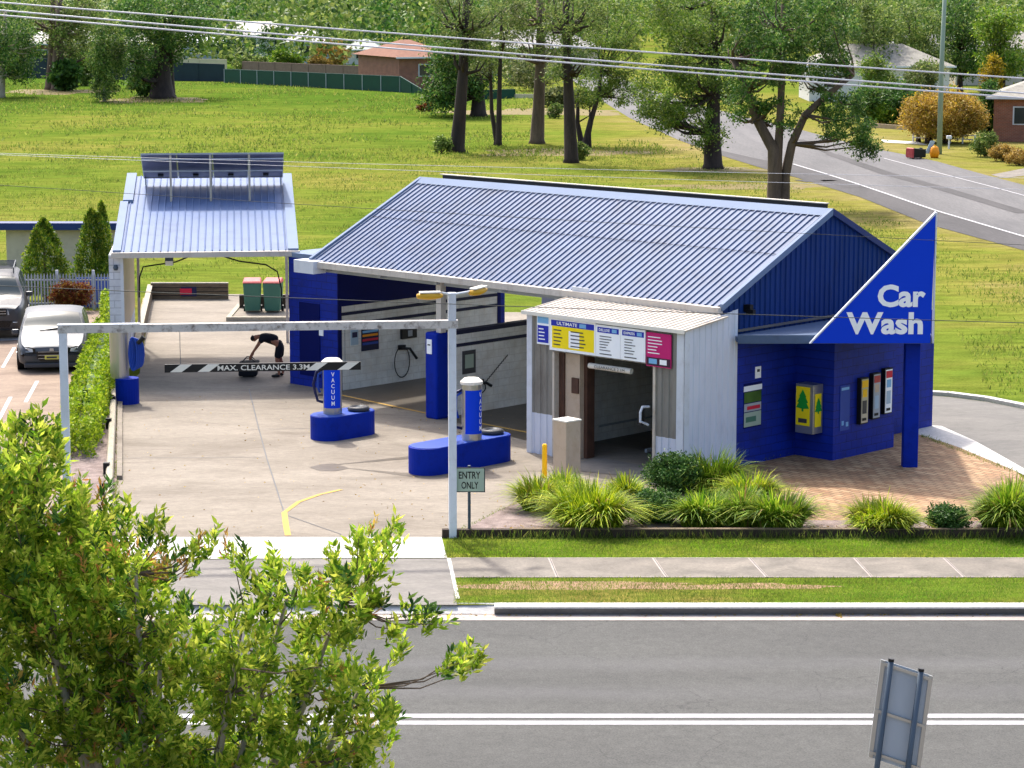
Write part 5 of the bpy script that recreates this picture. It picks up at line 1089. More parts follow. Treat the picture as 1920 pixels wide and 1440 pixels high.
# ------------------------------------------------------------------ trees of the field
def el(px, py, Y, rx, ry, dep):
    p = onY(px, py, Y); k = Y/F; return (p.x, Y, p.z, rx*k, dep, ry*k)
def tree(name, label, trunks, ells, leafm, bark, nclump, per, cr, size, cat='tree', grp=None, leafm2=None, extra=None, limbs=10):
    """trunks: [(base px, base py, r, [(px,py) ...upwards])] ; ells in pixels at the trunk's distance"""
    b0 = G(trunks[0][0], trunks[0][1]); Y = b0.y; t = thing(name, label, cat, tuple(b0), grp)
    ends = []
    for (bx, by, r, path) in trunks:
        base = G(bx, by); pts = [base-ZV*.1, base+ZV*.25]+[onY(x, y, base.y+random.uniform(-.3, .3)) for x, y in path]; n = len(pts)
        rs = [r*1.35, r*1.05]+[r*(1-.6*(i+1)/len(path)) for i in range(len(path))]
        MB().tube(pts, rs, 9).build('trunk', bark, t, smooth=True); ends.append((pts, r))
    E2 = [el(x, y, Y, rx, ry, d) for x, y, rx, ry, d in ells]
    cc, pts = cloud(E2, int(nclump*1.1), int(per*1.7), cr*.9); size *= .88
    pts = pts[pts[:, 2] > .15]
    lb_ = MB(); sel = cc[rng.choice(len(cc), min(limbs*3, len(cc)), replace=False)]
    for q_ in sel:
        q_ = Vector(q_); tp, r = min(ends, key=lambda e: (e[0][-1]-q_).length); cand = [p for p in tp[2:] if p.z < q_.z+.6] or [tp[-1]]
        s = min(cand, key=lambda p: (p-q_).length); m_ = s*.45+q_*.55+Vector((random.uniform(-.3, .3), random.uniform(-.3, .3), -.25)); lb_.tube([s, m_, q_], [r*.30, r*.16, .02], 5)
    lb_.build('limbs', bark, t, smooth=True)
    k = rng.uniform(size=len(pts)) < (.28 if leafm2 else 0)
    leaves('crown', pts[~k], size, leafm, t, .42)
    if leafm2: leaves('crown_second_leaves', pts[k], size, leafm2, t, .42)  # random share of the leaves in a second leaf colour
    return t
up = lambda x, x2: [(x+(x2-x)*.3, 190), (x+(x2-x)*.6, 110), (x2, 30), (x2+3, -40)]
tree('gum_tree', 'dark straight-trunked gum left of the twin trunks', [(857, 285, .46, [(862, 220), (868, 140), (872, 60), (876, -40)])], [(880, 20, 70, 60, 3), (860, 70, 55, 30, 2.5), (905, 95, 40, 22, 2)], 'gum', 'barkdk', 110, 34, .55, .2, leafm2='gum2')
tree('gum_tree', 'thin twin-trunked dark gum', [(935, 273, .20, [(936, 190), (938, 110), (940, 20)]), (931, 272, .17, [(922, 210), (920, 150), (918, 60)])], [(930, 30, 60, 50, 3), (915, 80, 45, 30, 2), (905, 125, 25, 15, 2)], 'gum2', 'barkdk', 90, 34, .5, .2, leafm2='gum')
tree('gum_tree', 'thick brown-trunked gum in the middle of the grove', [(1007, 269, .46, [(1010, 200), (1013, 120), (1014, 40), (1012, -40)])], [(1010, 20, 70, 60, 3), (980, 85, 45, 25, 2.5), (1035, 80, 40, 35, 2.5)], 'gum', 'bark', 110, 34, .55, .2, leafm2='gum2')
tree('gum_tree', 'speckled dark gum nearest the roof ridge in the grove', [(1071, 305, .40, [(1068, 220), (1065, 140), (1062, 60), (1060, -40)])], [(1070, 20, 65, 60, 3), (1075, 110, 40, 35, 2), (1048, 135, 22, 18, 1.5)], 'gum', 'barkdk', 110, 34, .5, .19, leafm2='gum2')
tree('gum_tree', 'leaning multi-stemmed gum right of the grove', [(1090, 275, .2, [(1083, 230), (1084, 170)]), (1098, 277, .22, [(1108, 225), (1122, 180), (1128, 130)]), (1106, 277, .1, [(1106, 240), (1106, 200)])], [(1120, 150, 42, 45, 2.5), (1150, 105, 55, 50, 3), (1110, 185, 30, 22, 1.8), (1160, 170, 35, 28, 2), (1150, 40, 70, 50, 3)], 'gum', 'barkdk', 210, 36, .5, .2, leafm2='brightleaf')
tree('dense_tree', 'bushy dark green tree behind the leftmost trunk of the grove', [(897, 218, .6, [(897, 180), (895, 120), (890, 40)])], [(845, 150, 45, 55, 4), (885, 120, 45, 60, 4), (822, 185, 26, 24, 3), (850, 90, 50, 40, 4)], 'gumdk', 'barkdk', 190, 40, .9, .32, leafm2='gum')
shrub(0, 0, .7, .7, .7, 'small red-brown bush at the foot of the bushy dark tree', 'redleaf', 900, .16, 'bush', 'bush', None, 0, loc=G(797, 209))
for i, (x, y, lab) in enumerate([(828, 287, 'small green sapling at the foot of the leftmost grove trunk'), (1086, 300, 'tuft of saplings beside the speckled trunk'), (1040, 222, 'low grey-green sapling in the shade behind the grove')]):
    shrub(0, 0, .7, .6, 1.1, lab, 'gum', 700, .15, 'sapling', 'sapling', None, 0, loc=G(x, y))
tree('gum_tree', 'broad leafy gum left of the forked tree behind the roof ridge', [(1337, 316, .52, [(1336, 250), (1338, 180), (1338, 100), (1340, 0)])], [(1250, 170, 60, 55, 3.5), (1300, 120, 60, 60, 3.5), (1370, 150, 45, 50, 3), (1240, 215, 45, 25, 2.5), (1300, 30, 100, 60, 4), (1320, 235, 38, 50, 2)], 'gum', 'barkdk', 460, 40, .52, .2, leafm2='brightleaf', limbs=16)
tree('gum_tree', 'large forked gum standing right behind the roof ridge', [(1452, 392, .36, [(1452, 330), (1450, 280), (1420, 225), (1400, 170), (1375, 110)]), (1470, 392, .27, [(1472, 330), (1485, 270), (1510, 215), (1555, 175), (1600, 140)]), (1455, 392, .25, [(1458, 300), (1462, 240), (1466, 150), (1468, 60), (1470, -40)])], [(1462, 215, 38, 32, 1.6), (1590, 240, 48, 52, 2), (1628, 270, 20, 28, 1.2), (1570, 190, 50, 35, 2), (1520, 110, 80, 45, 2.6), (1420, 130, 65, 55, 2.6), (1480, 40, 130, 60, 3.5), (1395, 190, 35, 40, 1.8), (1605, 275, 18, 24, 1)], 'gumdk', 'bark', 400, 42, .40, .18, leafm2='gum', limbs=20)
tree('gum_tree', 'pale-trunked tree cut by the left edge of the park', [(2, 183, .35, [(4, 140), (8, 90), (10, 20)])], [(25, 105, 50, 42, 4), (5, 60, 60, 60, 5), (35, 140, 22, 18, 2)], 'gumdk', 'barkpale', 150, 36, .9, .32, leafm2='gum')
tree('gum_tree', 'group of tall grey trunks with a palm-like shrub at the foot, far left', [(95, 168, .55, [(97, 120), (98, 60), (100, -10)]), (110, 169, .7, [(108, 120), (110, 60), (112, -10)]), (130, 160, .35, [(131, 110), (132, 50)])], [(105, 20, 80, 40, 5), (130, 70, 40, 40, 4), (160, 60, 50, 60, 4)], 'gum', 'bark', 130, 36, .9, .32, leafm2='gum2')
shrub(0, 0, 1.6, 1.3, 3.0, 'spiky palm-like shrub at the foot of the tall grey trunks', 'gumdk', 1600, .5, 'palm_shrub', 'shrub', None, 0, loc=G(122, 170))
shrub(0, 0, 2.2, 1.8, 3.8, 'bushy understorey shrub right of the tall grey trunks', 'gum', 1800, .35, 'shrub', 'shrub', None, 0, loc=G(152, 160))
tree('small_tree', 'slender grey-green tree thick with foliage to the ground', [(196, 190, .16, [(196, 150), (197, 110), (198, 60)])], [(196, 165, 24, 26, 1.6), (200, 120, 34, 34, 2), (205, 85, 30, 40, 2.2)], 'gum', 'barkpale', 170, 36, .6, .26, leafm2='gumdk')
tree('fig_tree', 'massive dark tree with a buttressed trunk left of the green fence', [(303, 184, 1.1, [(303, 150), (303, 110), (300, 50)]), (316, 182, .6, [(316, 140), (318, 90), (325, 40)])], [(290, 90, 55, 40, 5), (340, 50, 60, 40, 5), (265, 155, 25, 20, 3), (310, 30, 100, 50, 6), (262, 120, 30, 30, 4)], 'gumdk', 'barkdk', 240, 38, .9, .32, leafm2='gum')
shrub(0, 0, 1.7, 1.4, 2.6, 'dark shrub at the foot of the massive tree', 'gumdk', 1300, .3, 'shrub', 'shrub', None, 0, loc=G(274, 182))
# ------------------------------------------------------------------ far fences, houses and gardens
def fence(name, label, a, b_, h, mat, bay_=2.4, hb=None, postm=None):
    a, b_ = Vector(a), Vector(b_); d = b_-a; L = d.length; d /= L; nn = Vector((-d.y, d.x, 0)); t = thing(name, label, 'fence', tuple((a+b_)/2)); hb = hb or h
    MB().slab([a, b_, b_+ZV*hb, a+ZV*h], nn*.05).build('sheets', mat, t)
    MB().slab([a+ZV*h-nn*.02, b_+ZV*hb-nn*.02, b_+ZV*(hb+.06), a+ZV*(h+.06)], nn*.09).build('top_rail', mat, t)
    n = min(60, max(2, int(L/bay_)))
    for i in range(n+1): q_ = a+d*L*i/n; MB().ob(q_-nn*.04-d*.04, d*.08, nn*.08, ZV*(h+(hb-h)*i/n+.04)).build('post', postm or mat, t)
    return t
g = lambda x, y: G(x, y)
fence('steel_fence', 'long dark green steel fence along the back of the field', g(421, 155), g(750, 173), 1.32, 'fenceg', 2.6, 1.42, 'galv')
fence('steel_fence', 'short raked end of the green fence beside the brick house', g(750, 173), g(793, 176), 1.42, 'fenceg', 3, .3)
fence('steel_fence', 'dull blue-grey fence between the massive tree and the green fence', g(228, 150), g(421, 153), 1.95, 'fenceb', 2.6, 1.7)
fence('steel_fence', 'blue-grey fence behind the tall grey trunks', g(40, 146), g(228, 149), 2.0, 'fenceb', 2.6)
fence('steel_fence', 'low green fence seen through the grove trunks', g(868, 188), g(965, 184), .75, 'fenceg', 2.4)
fence('paling_fence', 'low pale wall beyond the thick brown trunk', g(965, 184), g(1040, 184), .3, 'creamf', 6)
fence('cream_fence', 'cream fence behind the blue-grey fence', g(324, 140), g(425, 142), 1.7, 'creamf', 6)
fence('paling_fence', 'brown timber paling fence behind the green fence', g(455, 142), g(745, 158), 1.5, 'timberf', 3, 1.6)
def house(label, px, py, w, dep, h, wallm, roofm, rh=1.6, rz=0, wins=2, gable=False, name='house'):
    c = G(px, py); t = thing(name, label, 'house', tuple(c), None, rz)
    wl_ = MB().box((0, dep/2, 0), (w, dep, h)).build('wall', wallm, t, local=True)
    o = .5; b = MB(); x, y0, y1 = w/2+o, -o, dep+o; ym = dep/2; k = 0 if gable else min(w/2, dep/2)
    b.add([(-x, y0, h), (x, y0, h), (x, y1, h), (-x, y1, h), (-x+k, ym, h+rh), (x-k, ym, h+rh)], [(0, 1, 5, 4), (1, 2, 5), (2, 3, 4, 5), (3, 0, 4), (3, 2, 1, 0)]); rf_ = b.build('roof', roofm, t, local=True)
    MB().box((0, y0-.03, h-.12), (w+2*o, .1, .14)).build('gutter', 'white', t, local=True)
    for i in range(wins):
        x_ = -w/2+w*(i+.5)/wins; f = MB().box((x_, -.03, h*.38), (1.7, .06, 1.2)).build('window', 'white', t, local=True); MB().box((x_, -.07, h*.38+.08), (1.5, .03, 1.04)).build('pane', 'wglass', f, local=True)
    if w > 8: MB().box((w*.5-.3-w/wins*.0-1.0 if wins == 1 else 0, -.03, 0), (.95, .06, 2.05)).build('door', 'cargrey', t, local=True)
    return t
house('white house with a dark roof behind the blue-grey fence', 150, 122, 11, 8, 2.7, 'housew', 'greyroof', 1.6, wins=3)
house('pinkish house between the white house and the massive tree', 272, 124, 7, 8, 2.6, 'housep', 'greyroof', 1.5, wins=2)
house('pale blue house right of the massive tree', 352, 118, 6.5, 8, 2.5, 'houseb', 'white', 1.2, wins=2)
house('small pale blue-grey house behind the bright green shrub', 573, 119, 5, 7, 2.6, 'houseb', 'greyroof', 1.5, wins=1)
house('white shed with a teal roof and a dark doorway above the paling fence', 680, 121, 4.6, 5, 1.8, 'housew', 'tealroof', 1.2, wins=1, name='garden_shed')
house('terracotta brick house at the right end of the green fence', 800, 166, 5.6, 11, 3.0, 'brickred', 'terra', 1.5, rz=R(24), wins=1)
house('orange brick house in the far left corner', 78, 132, 5, 7, 3.0, 'brickred', 'greyroof', 1.4, wins=1)
house('white weatherboard house behind the trees across the side road', 1648, 190, 12, 8, 3.0, 'housew', 'tile', 1.8, wins=3)
house('red brick house with a grey tiled roof at the right edge', 2045, 268, 12.5, 9, 2.9, 'brickred', 'tile', 1.7, rz=R(-14), wins=3)
house('cream house with a pale roof in the top right corner', 1925, 160, 14, 9, 3.4, 'creamwall', 'tile', 1.8, wins=3)
house('white-roofed house far behind the street pole', 1760, 150, 12, 8, 3.0, 'housew', 'greyroof', 1.6, wins=3)
house('dark-roofed house beyond the far end of the paling fence', 470, 105, 12, 8, 2.8, 'housew', 'greyroof', 1.7, wins=3)
house('grey-roofed house far behind the grove', 1000, 142, 14, 9, 3.0, 'creamwall', 'greyroof', 1.8, wins=3)
for (x, y, rx, h, lab, mt) in [(535, 135, 2.3, 2.6, 'bright lime green shrub in front of the paling fence', 'brightleaf'), (470, 140, 2.4, 2.2, 'dark green bush left of the lime green shrub', 'gum'), (620, 128, 2.6, 3.2, 'orange-brown leafy bush above the paling fence', 'gold'), (600, 136, 1.6, 1.5, 'pale yellowish bush beside the orange-brown bush', 'gold'), (435, 118, 3.4, 4.6, 'round dark tree behind the cream fence', 'gumdk'), (518, 116, 3.2, 4.6, 'round dark tree behind the lime green shrub', 'gumdk'), (645, 115, 1.6, 3, 'small dark tree left of the teal-roofed shed', 'gumdk'), (722, 118, 2, 2.6, 'grey-green bush right of the teal-roofed shed', 'gum'), (772, 161, 2.3, 4.2, 'reddish-green bush in front of the brick house', 'gum2'), (1010, 170, 4.2, 3.6, 'olive bush seen between the grove trunks', 'gum2'), (975, 160, 3.2, 3.4, 'bluish-green bush seen between the grove trunks', 'gum'), (1050, 200, 1.7, 1.6, 'low spreading grey bush behind the speckled trunk', 'gum2')]:
    shrub(0, 0, rx, rx*.8, h, lab, mt, 1500, .3, 'garden_bush', 'bush', None, 0, loc=G(x, y))
t = thing('tarpaulin', 'blue tarpaulin heap above the green fence', 'tarpaulin', tuple(G(714, 150))); c = G(714, 150); MB().lathe(c, [(1.0, .6), (.8, 1.35), (.4, 1.75), (.1, 1.8)], 9).build('sheet', 'hose', t); MB().lathe(c, [(.9, 0), (.9, .6)], 9).build('frame', 'galvdk', t)
t = thing('playhouse', 'small red playhouse beside the blue tarpaulin', 'playhouse', tuple(G(737, 151))); c = G(737, 151); MB().box(c, (1.5, 1.2, 1.5)).build('walls', 'binlid', t); MB().slab([c+Vector((-.85, -.7, 1.5)), c+Vector((.85, -.7, 1.5)), c+Vector((0, -.7, 2.0))], (0, 1.4, 0)).build('roof', 'redlogo', t)
# across the side road
tree('garden_tree', 'golden-brown spreading tree beside the street pole', [(1742, 268, .25, [(1745, 240), (1750, 215)]), (1770, 268, .25, [(1775, 240), (1790, 215)]), (1722, 266, .15, [(1722, 235)])], [(1768, 205, 70, 34, 2.6), (1735, 220, 45, 28, 2), (1815, 215, 34, 28, 2), (1770, 240, 60, 14, 2)], 'gold', 'barkdk', 480, 42, .5, .2, leafm2='goldtip', limbs=12)
tree('conifer', 'dark green conifer right of the golden-brown tree', [(1852, 262, .2, [(1852, 230), (1853, 160)])], [(1854, 225, 17, 38, 1.4), (1856, 180, 14, 30, 1)], 'gumdk', 'barkdk', 110, 36, .4, .2)
tree('conifer', 'yellow-tipped columnar conifer near the top right', [(1861, 190, .2, [(1861, 150), (1861, 110)])], [(1861, 135, 15, 32, 1.3), (1862, 170, 17, 18, 1.3)], 'goldtip', 'barkdk', 90, 36, .5, .26)
tree('garden_tree', 'dark round tree left of the golden-brown tree', [(1690, 232, .2, [(1690, 205), (1690, 185)])], [(1692, 190, 32, 34, 2.4), (1668, 205, 18, 24, 1.6)], 'gumdk', 'barkdk', 160, 38, .55, .24)
tree('garden_tree', 'dark green tree directly right of the forked gum', [(1625, 232, .2, [(1625, 205), (1625, 190)])], [(1624, 190, 26, 28, 2.2)], 'gumdk', 'barkdk', 90, 38, .6, .26, leafm2='gum')
tree('garden_tree', 'mid green tree screening the left half of the white weatherboard house', [(1655, 210, .2, [(1655, 180), (1655, 150)])], [(1652, 158, 26, 26, 2.4), (1640, 130, 24, 20, 2)], 'gum', 'barkdk', 120, 38, .6, .26, leafm2='brightleaf')
tree('garden_tree', 'olive tree screening the right half of the white weatherboard house', [(1722, 208, .2, [(1722, 180), (1722, 150)])], [(1722, 158, 30, 28, 2.4), (1738, 135, 24, 20, 2)], 'gum2', 'barkdk', 130, 38, .6, .26, leafm2='gum')
shrub(0, 0, 1.2, 1.0, 1.7, 'bright green bush between two dark trees across the road', 'brightleaf', 1200, .2, 'garden_bush', 'bush', None, 0, loc=G(1649, 234))
for (x, y, rx, ry_, lab, m1) in [(1640, 110, 42, 36, 'bright green crowned tree beyond the forked gum', 'gum'), (1722, 105, 50, 40, 'leafy green tree left of the street pole top', 'gum'), (1800, 100, 42, 44, 'dark bluish-green tree right of the street pole top', 'gumdk'), (1880, 110, 34, 30, 'light green tree above the yellow-tipped conifer', 'brightleaf'), (1600, 80, 55, 50, 'grey-green tree above the white weatherboard house', 'gum2')]:
    tree('background_tree', lab, [(x, y+75, .3, [(x, y+30), (x, y)])], [(x, y, rx, ry_, 4), (x-8, y-60, rx*1.1, ry_*1.1, 4), (x+rx*.5, y+ry_*.5, rx*.5, ry_*.4, 2.5)], m1, 'barkdk', 170, 34, 1.0, .34, leafm2='gum')
shrub(0, 0, 1.9, 1.5, 1.6, 'dark hedge-like bush under the white house', 'gum', 1500, .22, 'garden_bush', 'bush', None, 0, loc=G(1718, 172))
shrub(0, 0, .95, .8, 1.5, 'rounded blue-green shrub at the start of the garden hedge', 'gum', 1900, .12, 'shrub', 'shrub', None, 0, loc=G(1846, 294))
shrub(0, 0, 1.0, .7, 1.0, 'orange-brown hedge section beside the blue-green shrub', 'gold', 1900, .11, 'hedge', 'hedge', None, 0, loc=G(1880, 302)); shrub(0, 0, 1.0, .7, 1.0, 'orange-brown hedge section at the right edge', 'gold', 1700, .11, 'hedge', 'hedge', None, 0, loc=G(1912, 310))
t = thing('garden_wall', 'low stone wall across the lawn by the side road', 'wall', tuple(G(1665, 240))); MB().ob(G(1632, 239), G(1700, 244)-G(1632, 239), YV*.3, ZV*.3).build('stones', 'rubble', t)
t = thing('letterbox', 'white letterbox on a post beside the street pole', 'letterbox', tuple(G(1779, 279))); q = G(1779, 279); MB().box(q, (.09, .09, .62)).build('post', 'white', t); MB().box(q+ZV*.62, (.3, .35, .2)).build('box', 'white', t, bevel=.02)
t = thing('front_fence', 'low white picket rail under the golden-brown tree', 'fence', tuple(G(1800, 270))); p0, p1 = G(1712, 266), G(1828, 270); b = MB()
for z in (.25, .5): b.ob(p0+ZV*z, p1-p0, YV*.04, ZV*.07)
b.build('rails', 'housew', t)
for i in range(6): MB().box(p0+(p1-p0)*i/5, (.1, .1, .6)).build('post', 'housew', t)
q = G(1761, 289); t = thing('street_pole', 'tall grey-green power pole on the verge beside the wheelie bin', 'pole', tuple(q)); MB().tube([q-ZV*.2, q+ZV*5, q+Vector((.12, 0, 11.5))], [.17, .15, .11], 12).build('shaft', 'polegreen', t, smooth=True)
MB().ob(q+Vector((-1.1, -.1, 10.6)), XV*2.3, YV*.1, ZV*.12).build('crossarm', 'timber', t)
for x in (-.95, -.3, .4, 1.05): MB().lathe(q+Vector((x, -.05, 10.72)), [(.04, 0), (.05, .08), (.03, .16)], 8).build('insulator', 'cap', t)
q = G(1733, 297); bin_((q.x, q.y, .32), 'fallen wheelie bin lying open on the far kerb', 0, None, 'dark', 'binlid', rot=(R(4), R(-88), R(20)))
q = G(1742, 295); t = thing('recycling_sheet', 'pale green lid leaning on the fallen bin', 'bin lid', (q.x-.1, q.y, 0)); MB().slab([q+Vector((-.3, -.3, .25)), q+Vector((.0, -.3, .25)), q+Vector((.3, -.3, 1.0)), q+Vector((.02, -.3, 1.0))], (0, .05, 0)).build('sheet', 'houseb', t)
q = G(1752, 296); t = thing('orange_tub', 'bright orange tub beside the fallen bin', 'tub', tuple(q)); MB().lathe(q, [(.22, 0), (.3, .3), (.22, .62), (.08, .72)], 12).build('body', 'orangebin', t, smooth=True); MB().lathe(q, [(.09, .72), (.09, .76)], 10).build('lid', 'yellow', t)
# far-off wood and suburb that fills the view to the horizon
pts = []; 
for i in range(430):
    y = rng.uniform(285, 640); x = rng.uniform(-.24, .24)*y; hgt = rng.uniform(5, 12); rad = rng.uniform(2.2, 5)
    if y < 335 and rng.uniform() < .45: continue
    n = 300; d = unit(rng.normal(size=(n, 3))); r = rng.uniform(.55, 1.15, (n, 1)); pts.append(np.array([x, y, hgt*.58])+d*r*np.array([rad, rad, hgt*.45]))
o = leaves('woodland', np.concatenate(pts), .7, 'gum', None, .6); tag(o, kind='stuff')
pts = []
for i in range(190):
    y = rng.uniform(300, 640); x = rng.uniform(-.24, .24)*y; hgt = rng.uniform(6, 13); rad = rng.uniform(2.2, 5)
    n = 300; d = unit(rng.normal(size=(n, 3))); r = rng.uniform(.55, 1.15, (n, 1)); pts.append(np.array([x, y, hgt*.58])+d*r*np.array([rad, rad, hgt*.45]))
o = leaves('woodland', np.concatenate(pts), .7, 'gumdk', None, .6); tag(o, kind='stuff')
# hills on the horizon
hv = []; hn = 60
for i in range(hn+1):
    x = -1800+3600*i/hn; z = 22+14*math.sin(i*.31)+9*math.sin(i*.83+1); hv += [(x, 1500, -1), (x, 1700, z), (x, 2200, z*.6)]
tag(MB().add(hv, [(3*i+k, 3*i+3+k, 3*i+4+k, 3*i+1+k) for i in range(hn) for k in (0, 1)]).build('hills', 'gumdk', smooth=True), kind='structure')
# ------------------------------------------------------------------ overhead cables
def cable(name, label, x0, y0, x1, y1, Y, r, mat='wire', ext=26):
    a = onY(x0, y0, Y); b_ = onY(x1, y1, Y+.001); s = (b_-a)/(b_.x-a.x); pts = []
    for i in range(31):
        x = -ext+2*ext*i/30; pts.append(a+s*(x-a.x)+ZV*(.0006*(x-(a.x+b_.x)/2)**2-.0006*((b_.x-a.x)/2)**2))
    tag(MB().tube(pts, r, 6).build(name, mat, smooth=True), label, 'cable', 'overhead cables')
cable('power_cable', 'lowest of the three thick pale overhead cables', 640, 83, 1920, 184, 27, .0095)
cable('power_cable', 'middle of the three thick pale overhead cables', 713, 80, 1920, 177-2, 27.6, .0095)
cable('power_cable', 'topmost of the three thick pale overhead cables', 960, 79, 1920, 147, 28.2, .0095)
cable('service_cable', 'thin pale cable crossing the grass just above the roof ridge', 640, 306, 1500, 326, 30, .0028, 'wire'); cable('service_cable', 'thin pale cable crossing the road under the forked gum', 640, 315, 1620, 347, 30.4, .0028, 'wire')
cable('service_cable', 'thin dark cable passing in front of the Car Wash lettering', 212, 545, 1385, 589, 31, .005, 'wiredk')
cable('service_cable', 'thin dark cable crossing both roofs', 150, 357, 560, 383, 33, .0035, 'wiredk')
# ------------------------------------------------------------------ back of the street sign in the foreground
Ys = 29.6; q = onY(1690, 1300, Ys); rs = thing('road_sign', 'leaning galvanised back of a street sign on two posts at the bottom right', 'sign', (q.x, Ys, 0))
tl_ = onY(1652, 1236, Ys); tr_ = onY(1744, 1262, Ys+.0); bl_ = onY(1634, 1372, Ys); dn = (bl_-tl_); ac = (tr_-tl_); ac2 = ac+YV*-.12
L_ = 1.2/dn.length; dn = dn*L_
MB().ob(tl_+dn, ac2, -dn, YV*.012).build('panel', 'galv', rs)
for f, w_ in ((0.0, .05), (.94, .05)): MB().ob(tl_+dn+ac2*f-YV*.02, ac2.normalized()*w_, -dn, YV*.02).build('side_channel', 'stainless', rs)
for f in (.02, .50, .93): MB().ob(tl_+dn*f-YV*.035, ac2, dn.normalized()*.035, YV*.03).build('cross_rail', 'stainless', rs)
dd = dn.normalized()
for f in (.17, .76):
    a = tl_+ac2*f-YV*.085-dd*.03; kz = a.z/(-dd.z); MB().tube([a+dd*kz, a], .034, 12).build('post', 'galvdk', rs, smooth=True); MB().tube([a-dd*.001, a-dd*.035], .036, 12).build('post_cap', 'dark', rs)
# ------------------------------------------------------------------ foreground tree
ft = thing('bottlebrush_tree', 'leafy yellow-green tree filling the bottom left foreground', 'tree', (-3.9, 26.4, -.01))
YT = 26.6; base = Vector((-3.9, 26.4, -.05))
masses = [(45, 985, 130, 150), (40, 872, 75, 78), (120, 1120, 130, 120), (230, 1130, 110, 100), (90, 1260, 190, 170), (300, 1230, 120, 110), (450, 1200, 75, 80), (480, 1310, 105, 80), (590, 1390, 105, 60), (300, 1360, 220, 120), (605, 1235, 65, 75), (-60, 1100, 150, 250), (255, 1075, 75, 55), (540, 1115, 50, 55), (640, 1130, 55, 75), (690, 1370, 60, 70), (100, 1440, 300, 120), (500, 1470, 240, 80), (675, 1290, 50, 55), (180, 1010, 60, 45)]
rel = np.array([m[2]*m[3] for m in masses], float); rel /= rel.sum(); k_ = YT/F
shoots = []
limb = MB(); hubs = []; limbpts = []
for m_ in masses:
    c_ = onY(m_[0], m_[1], YT+random.uniform(-.5, .5)); hubs.append(c_)
    low = Vector((base.x*.6+c_.x*.4, YT, max(.9, c_.z*.35))); lp_ = [base, low, low*.4+c_*.6+Vector((0, 0, -.2)), c_]; limb.tube(lp_, [.10, .07, .045, .018], 7)
    for a_, b2_ in zip(lp_[1:-1], lp_[2:]): limbpts += [a_*(1-f_)+b2_*f_ for f_ in (0, .25, .5, .75)]
for i in range(3200):
    j = rng.choice(len(masses), p=rel); mx, my, rx, ry = masses[j]; a = rng.uniform(0, 6.283); r = rng.uniform(0, 1)**.5
    px, py = mx+rx*r*math.cos(a), my+ry*r*math.sin(a); Y_ = YT+rng.uniform(-1, 1)*1.25*(1-.6*r*r)
    shoots.append((onY(px, py, Y_), hubs[j]))
tips = [(738, 985), (722, 1000), (752, 1010), (405, 1005), (430, 1030), (392, 1030), (292, 968), (275, 985), (310, 1000), (240, 955), (228, 985), (505, 1060), (520, 1075), (615, 1045), (635, 1080), (700, 1040), (715, 1070), (690, 1090), (800, 1150), (830, 1170), (740, 1180), (755, 1210), (905, 1225), (880, 1215), (870, 1240), (895, 1250), (795, 1160), (75, 775), (58, 790), (100, 800), (110, 840), (20, 800), (150, 930), (160, 960), (140, 970), (660, 1080), (560, 1080), (480, 1090), (345, 1040), (365, 1060), (700, 1120), (720, 1130), (672, 1010), (440, 1060), (690, 1150), (640, 1120), (160, 960), (200, 920), (215, 960), (700, 985), (680, 1030)]
tw = MB()
for (px, py) in tips:
    c_ = onY(px, py, YT+random.uniform(-.5, .5)); h_ = min(hubs, key=lambda q_: (q_-c_).length); m_ = (h_+c_)/2+Vector((random.uniform(-.1, .1), 0, -.12))
    tw.tube([h_, m_, c_], [.014, .008, .004], 5); shoots.append((c_, m_))
    for k in range(3): shoots.append((c_+(m_-c_)*random.uniform(.1, .45)+Vector((random.gauss(0, .07), random.gauss(0, .07), random.gauss(0, .05))), m_))
for i in range(0, 3200, 10):
    s_, h_ = shoots[i]; st = min(limbpts, key=lambda q_: (q_-s_).length+(2 if q_.z > s_.z-.15 else 0)); tw.tube([st, st*.5+s_*.5+Vector((random.gauss(0, .05), 0, -.08)), s_], [.012, .008, .004], 4)
limb.build('trunk', 'barkpale', ft, smooth=True); tw.build('twigs', 'bark', ft)
C_, D_, TT = [], [], []
for s_, h_ in shoots:
    d = np.array(s_-h_); d = d/(np.linalg.norm(d)+1e-6)*.6+np.array([0, -.1, .75])+rng.normal(size=3)*.25; d /= np.linalg.norm(d); n = 20
    f = rng.uniform(-.14, .10, (n, 1)); C_.append(np.array(s_)+d*f+rng.normal(size=(n, 3))*.012); v = unit(rng.normal(size=(n, 3))); v = v-np.outer(v@d, d); D_.append(unit(v)*.75+d*rng.uniform(.5, 1.3, (n, 1))); TT.append(np.full(n, rng.uniform()))
C_ = np.concatenate(C_); D_ = np.concatenate(D_); TT = np.concatenate(TT)
warm = [onY(262, 1045, YT), onY(320, 1062, YT), onY(220, 1062, YT)]
near = np.min([np.linalg.norm((C_-np.array(q_))*np.array([1, .25, 1]), axis=1) for q_ in warm], axis=0)
k1 = (TT < .05) | ((near < .22) & (TT < .5)); k2 = TT > .92
leaves('leaves', C_[~k1 & ~k2], .112, 'bottle', ft, .31, D_[~k1 & ~k2]); leaves('new_leaves', C_[k1], .10, 'bottletip', ft, .22, D_[k1]); leaves('old_leaves', C_[k2], .12, 'gumdk', ft, .26, D_[k2])
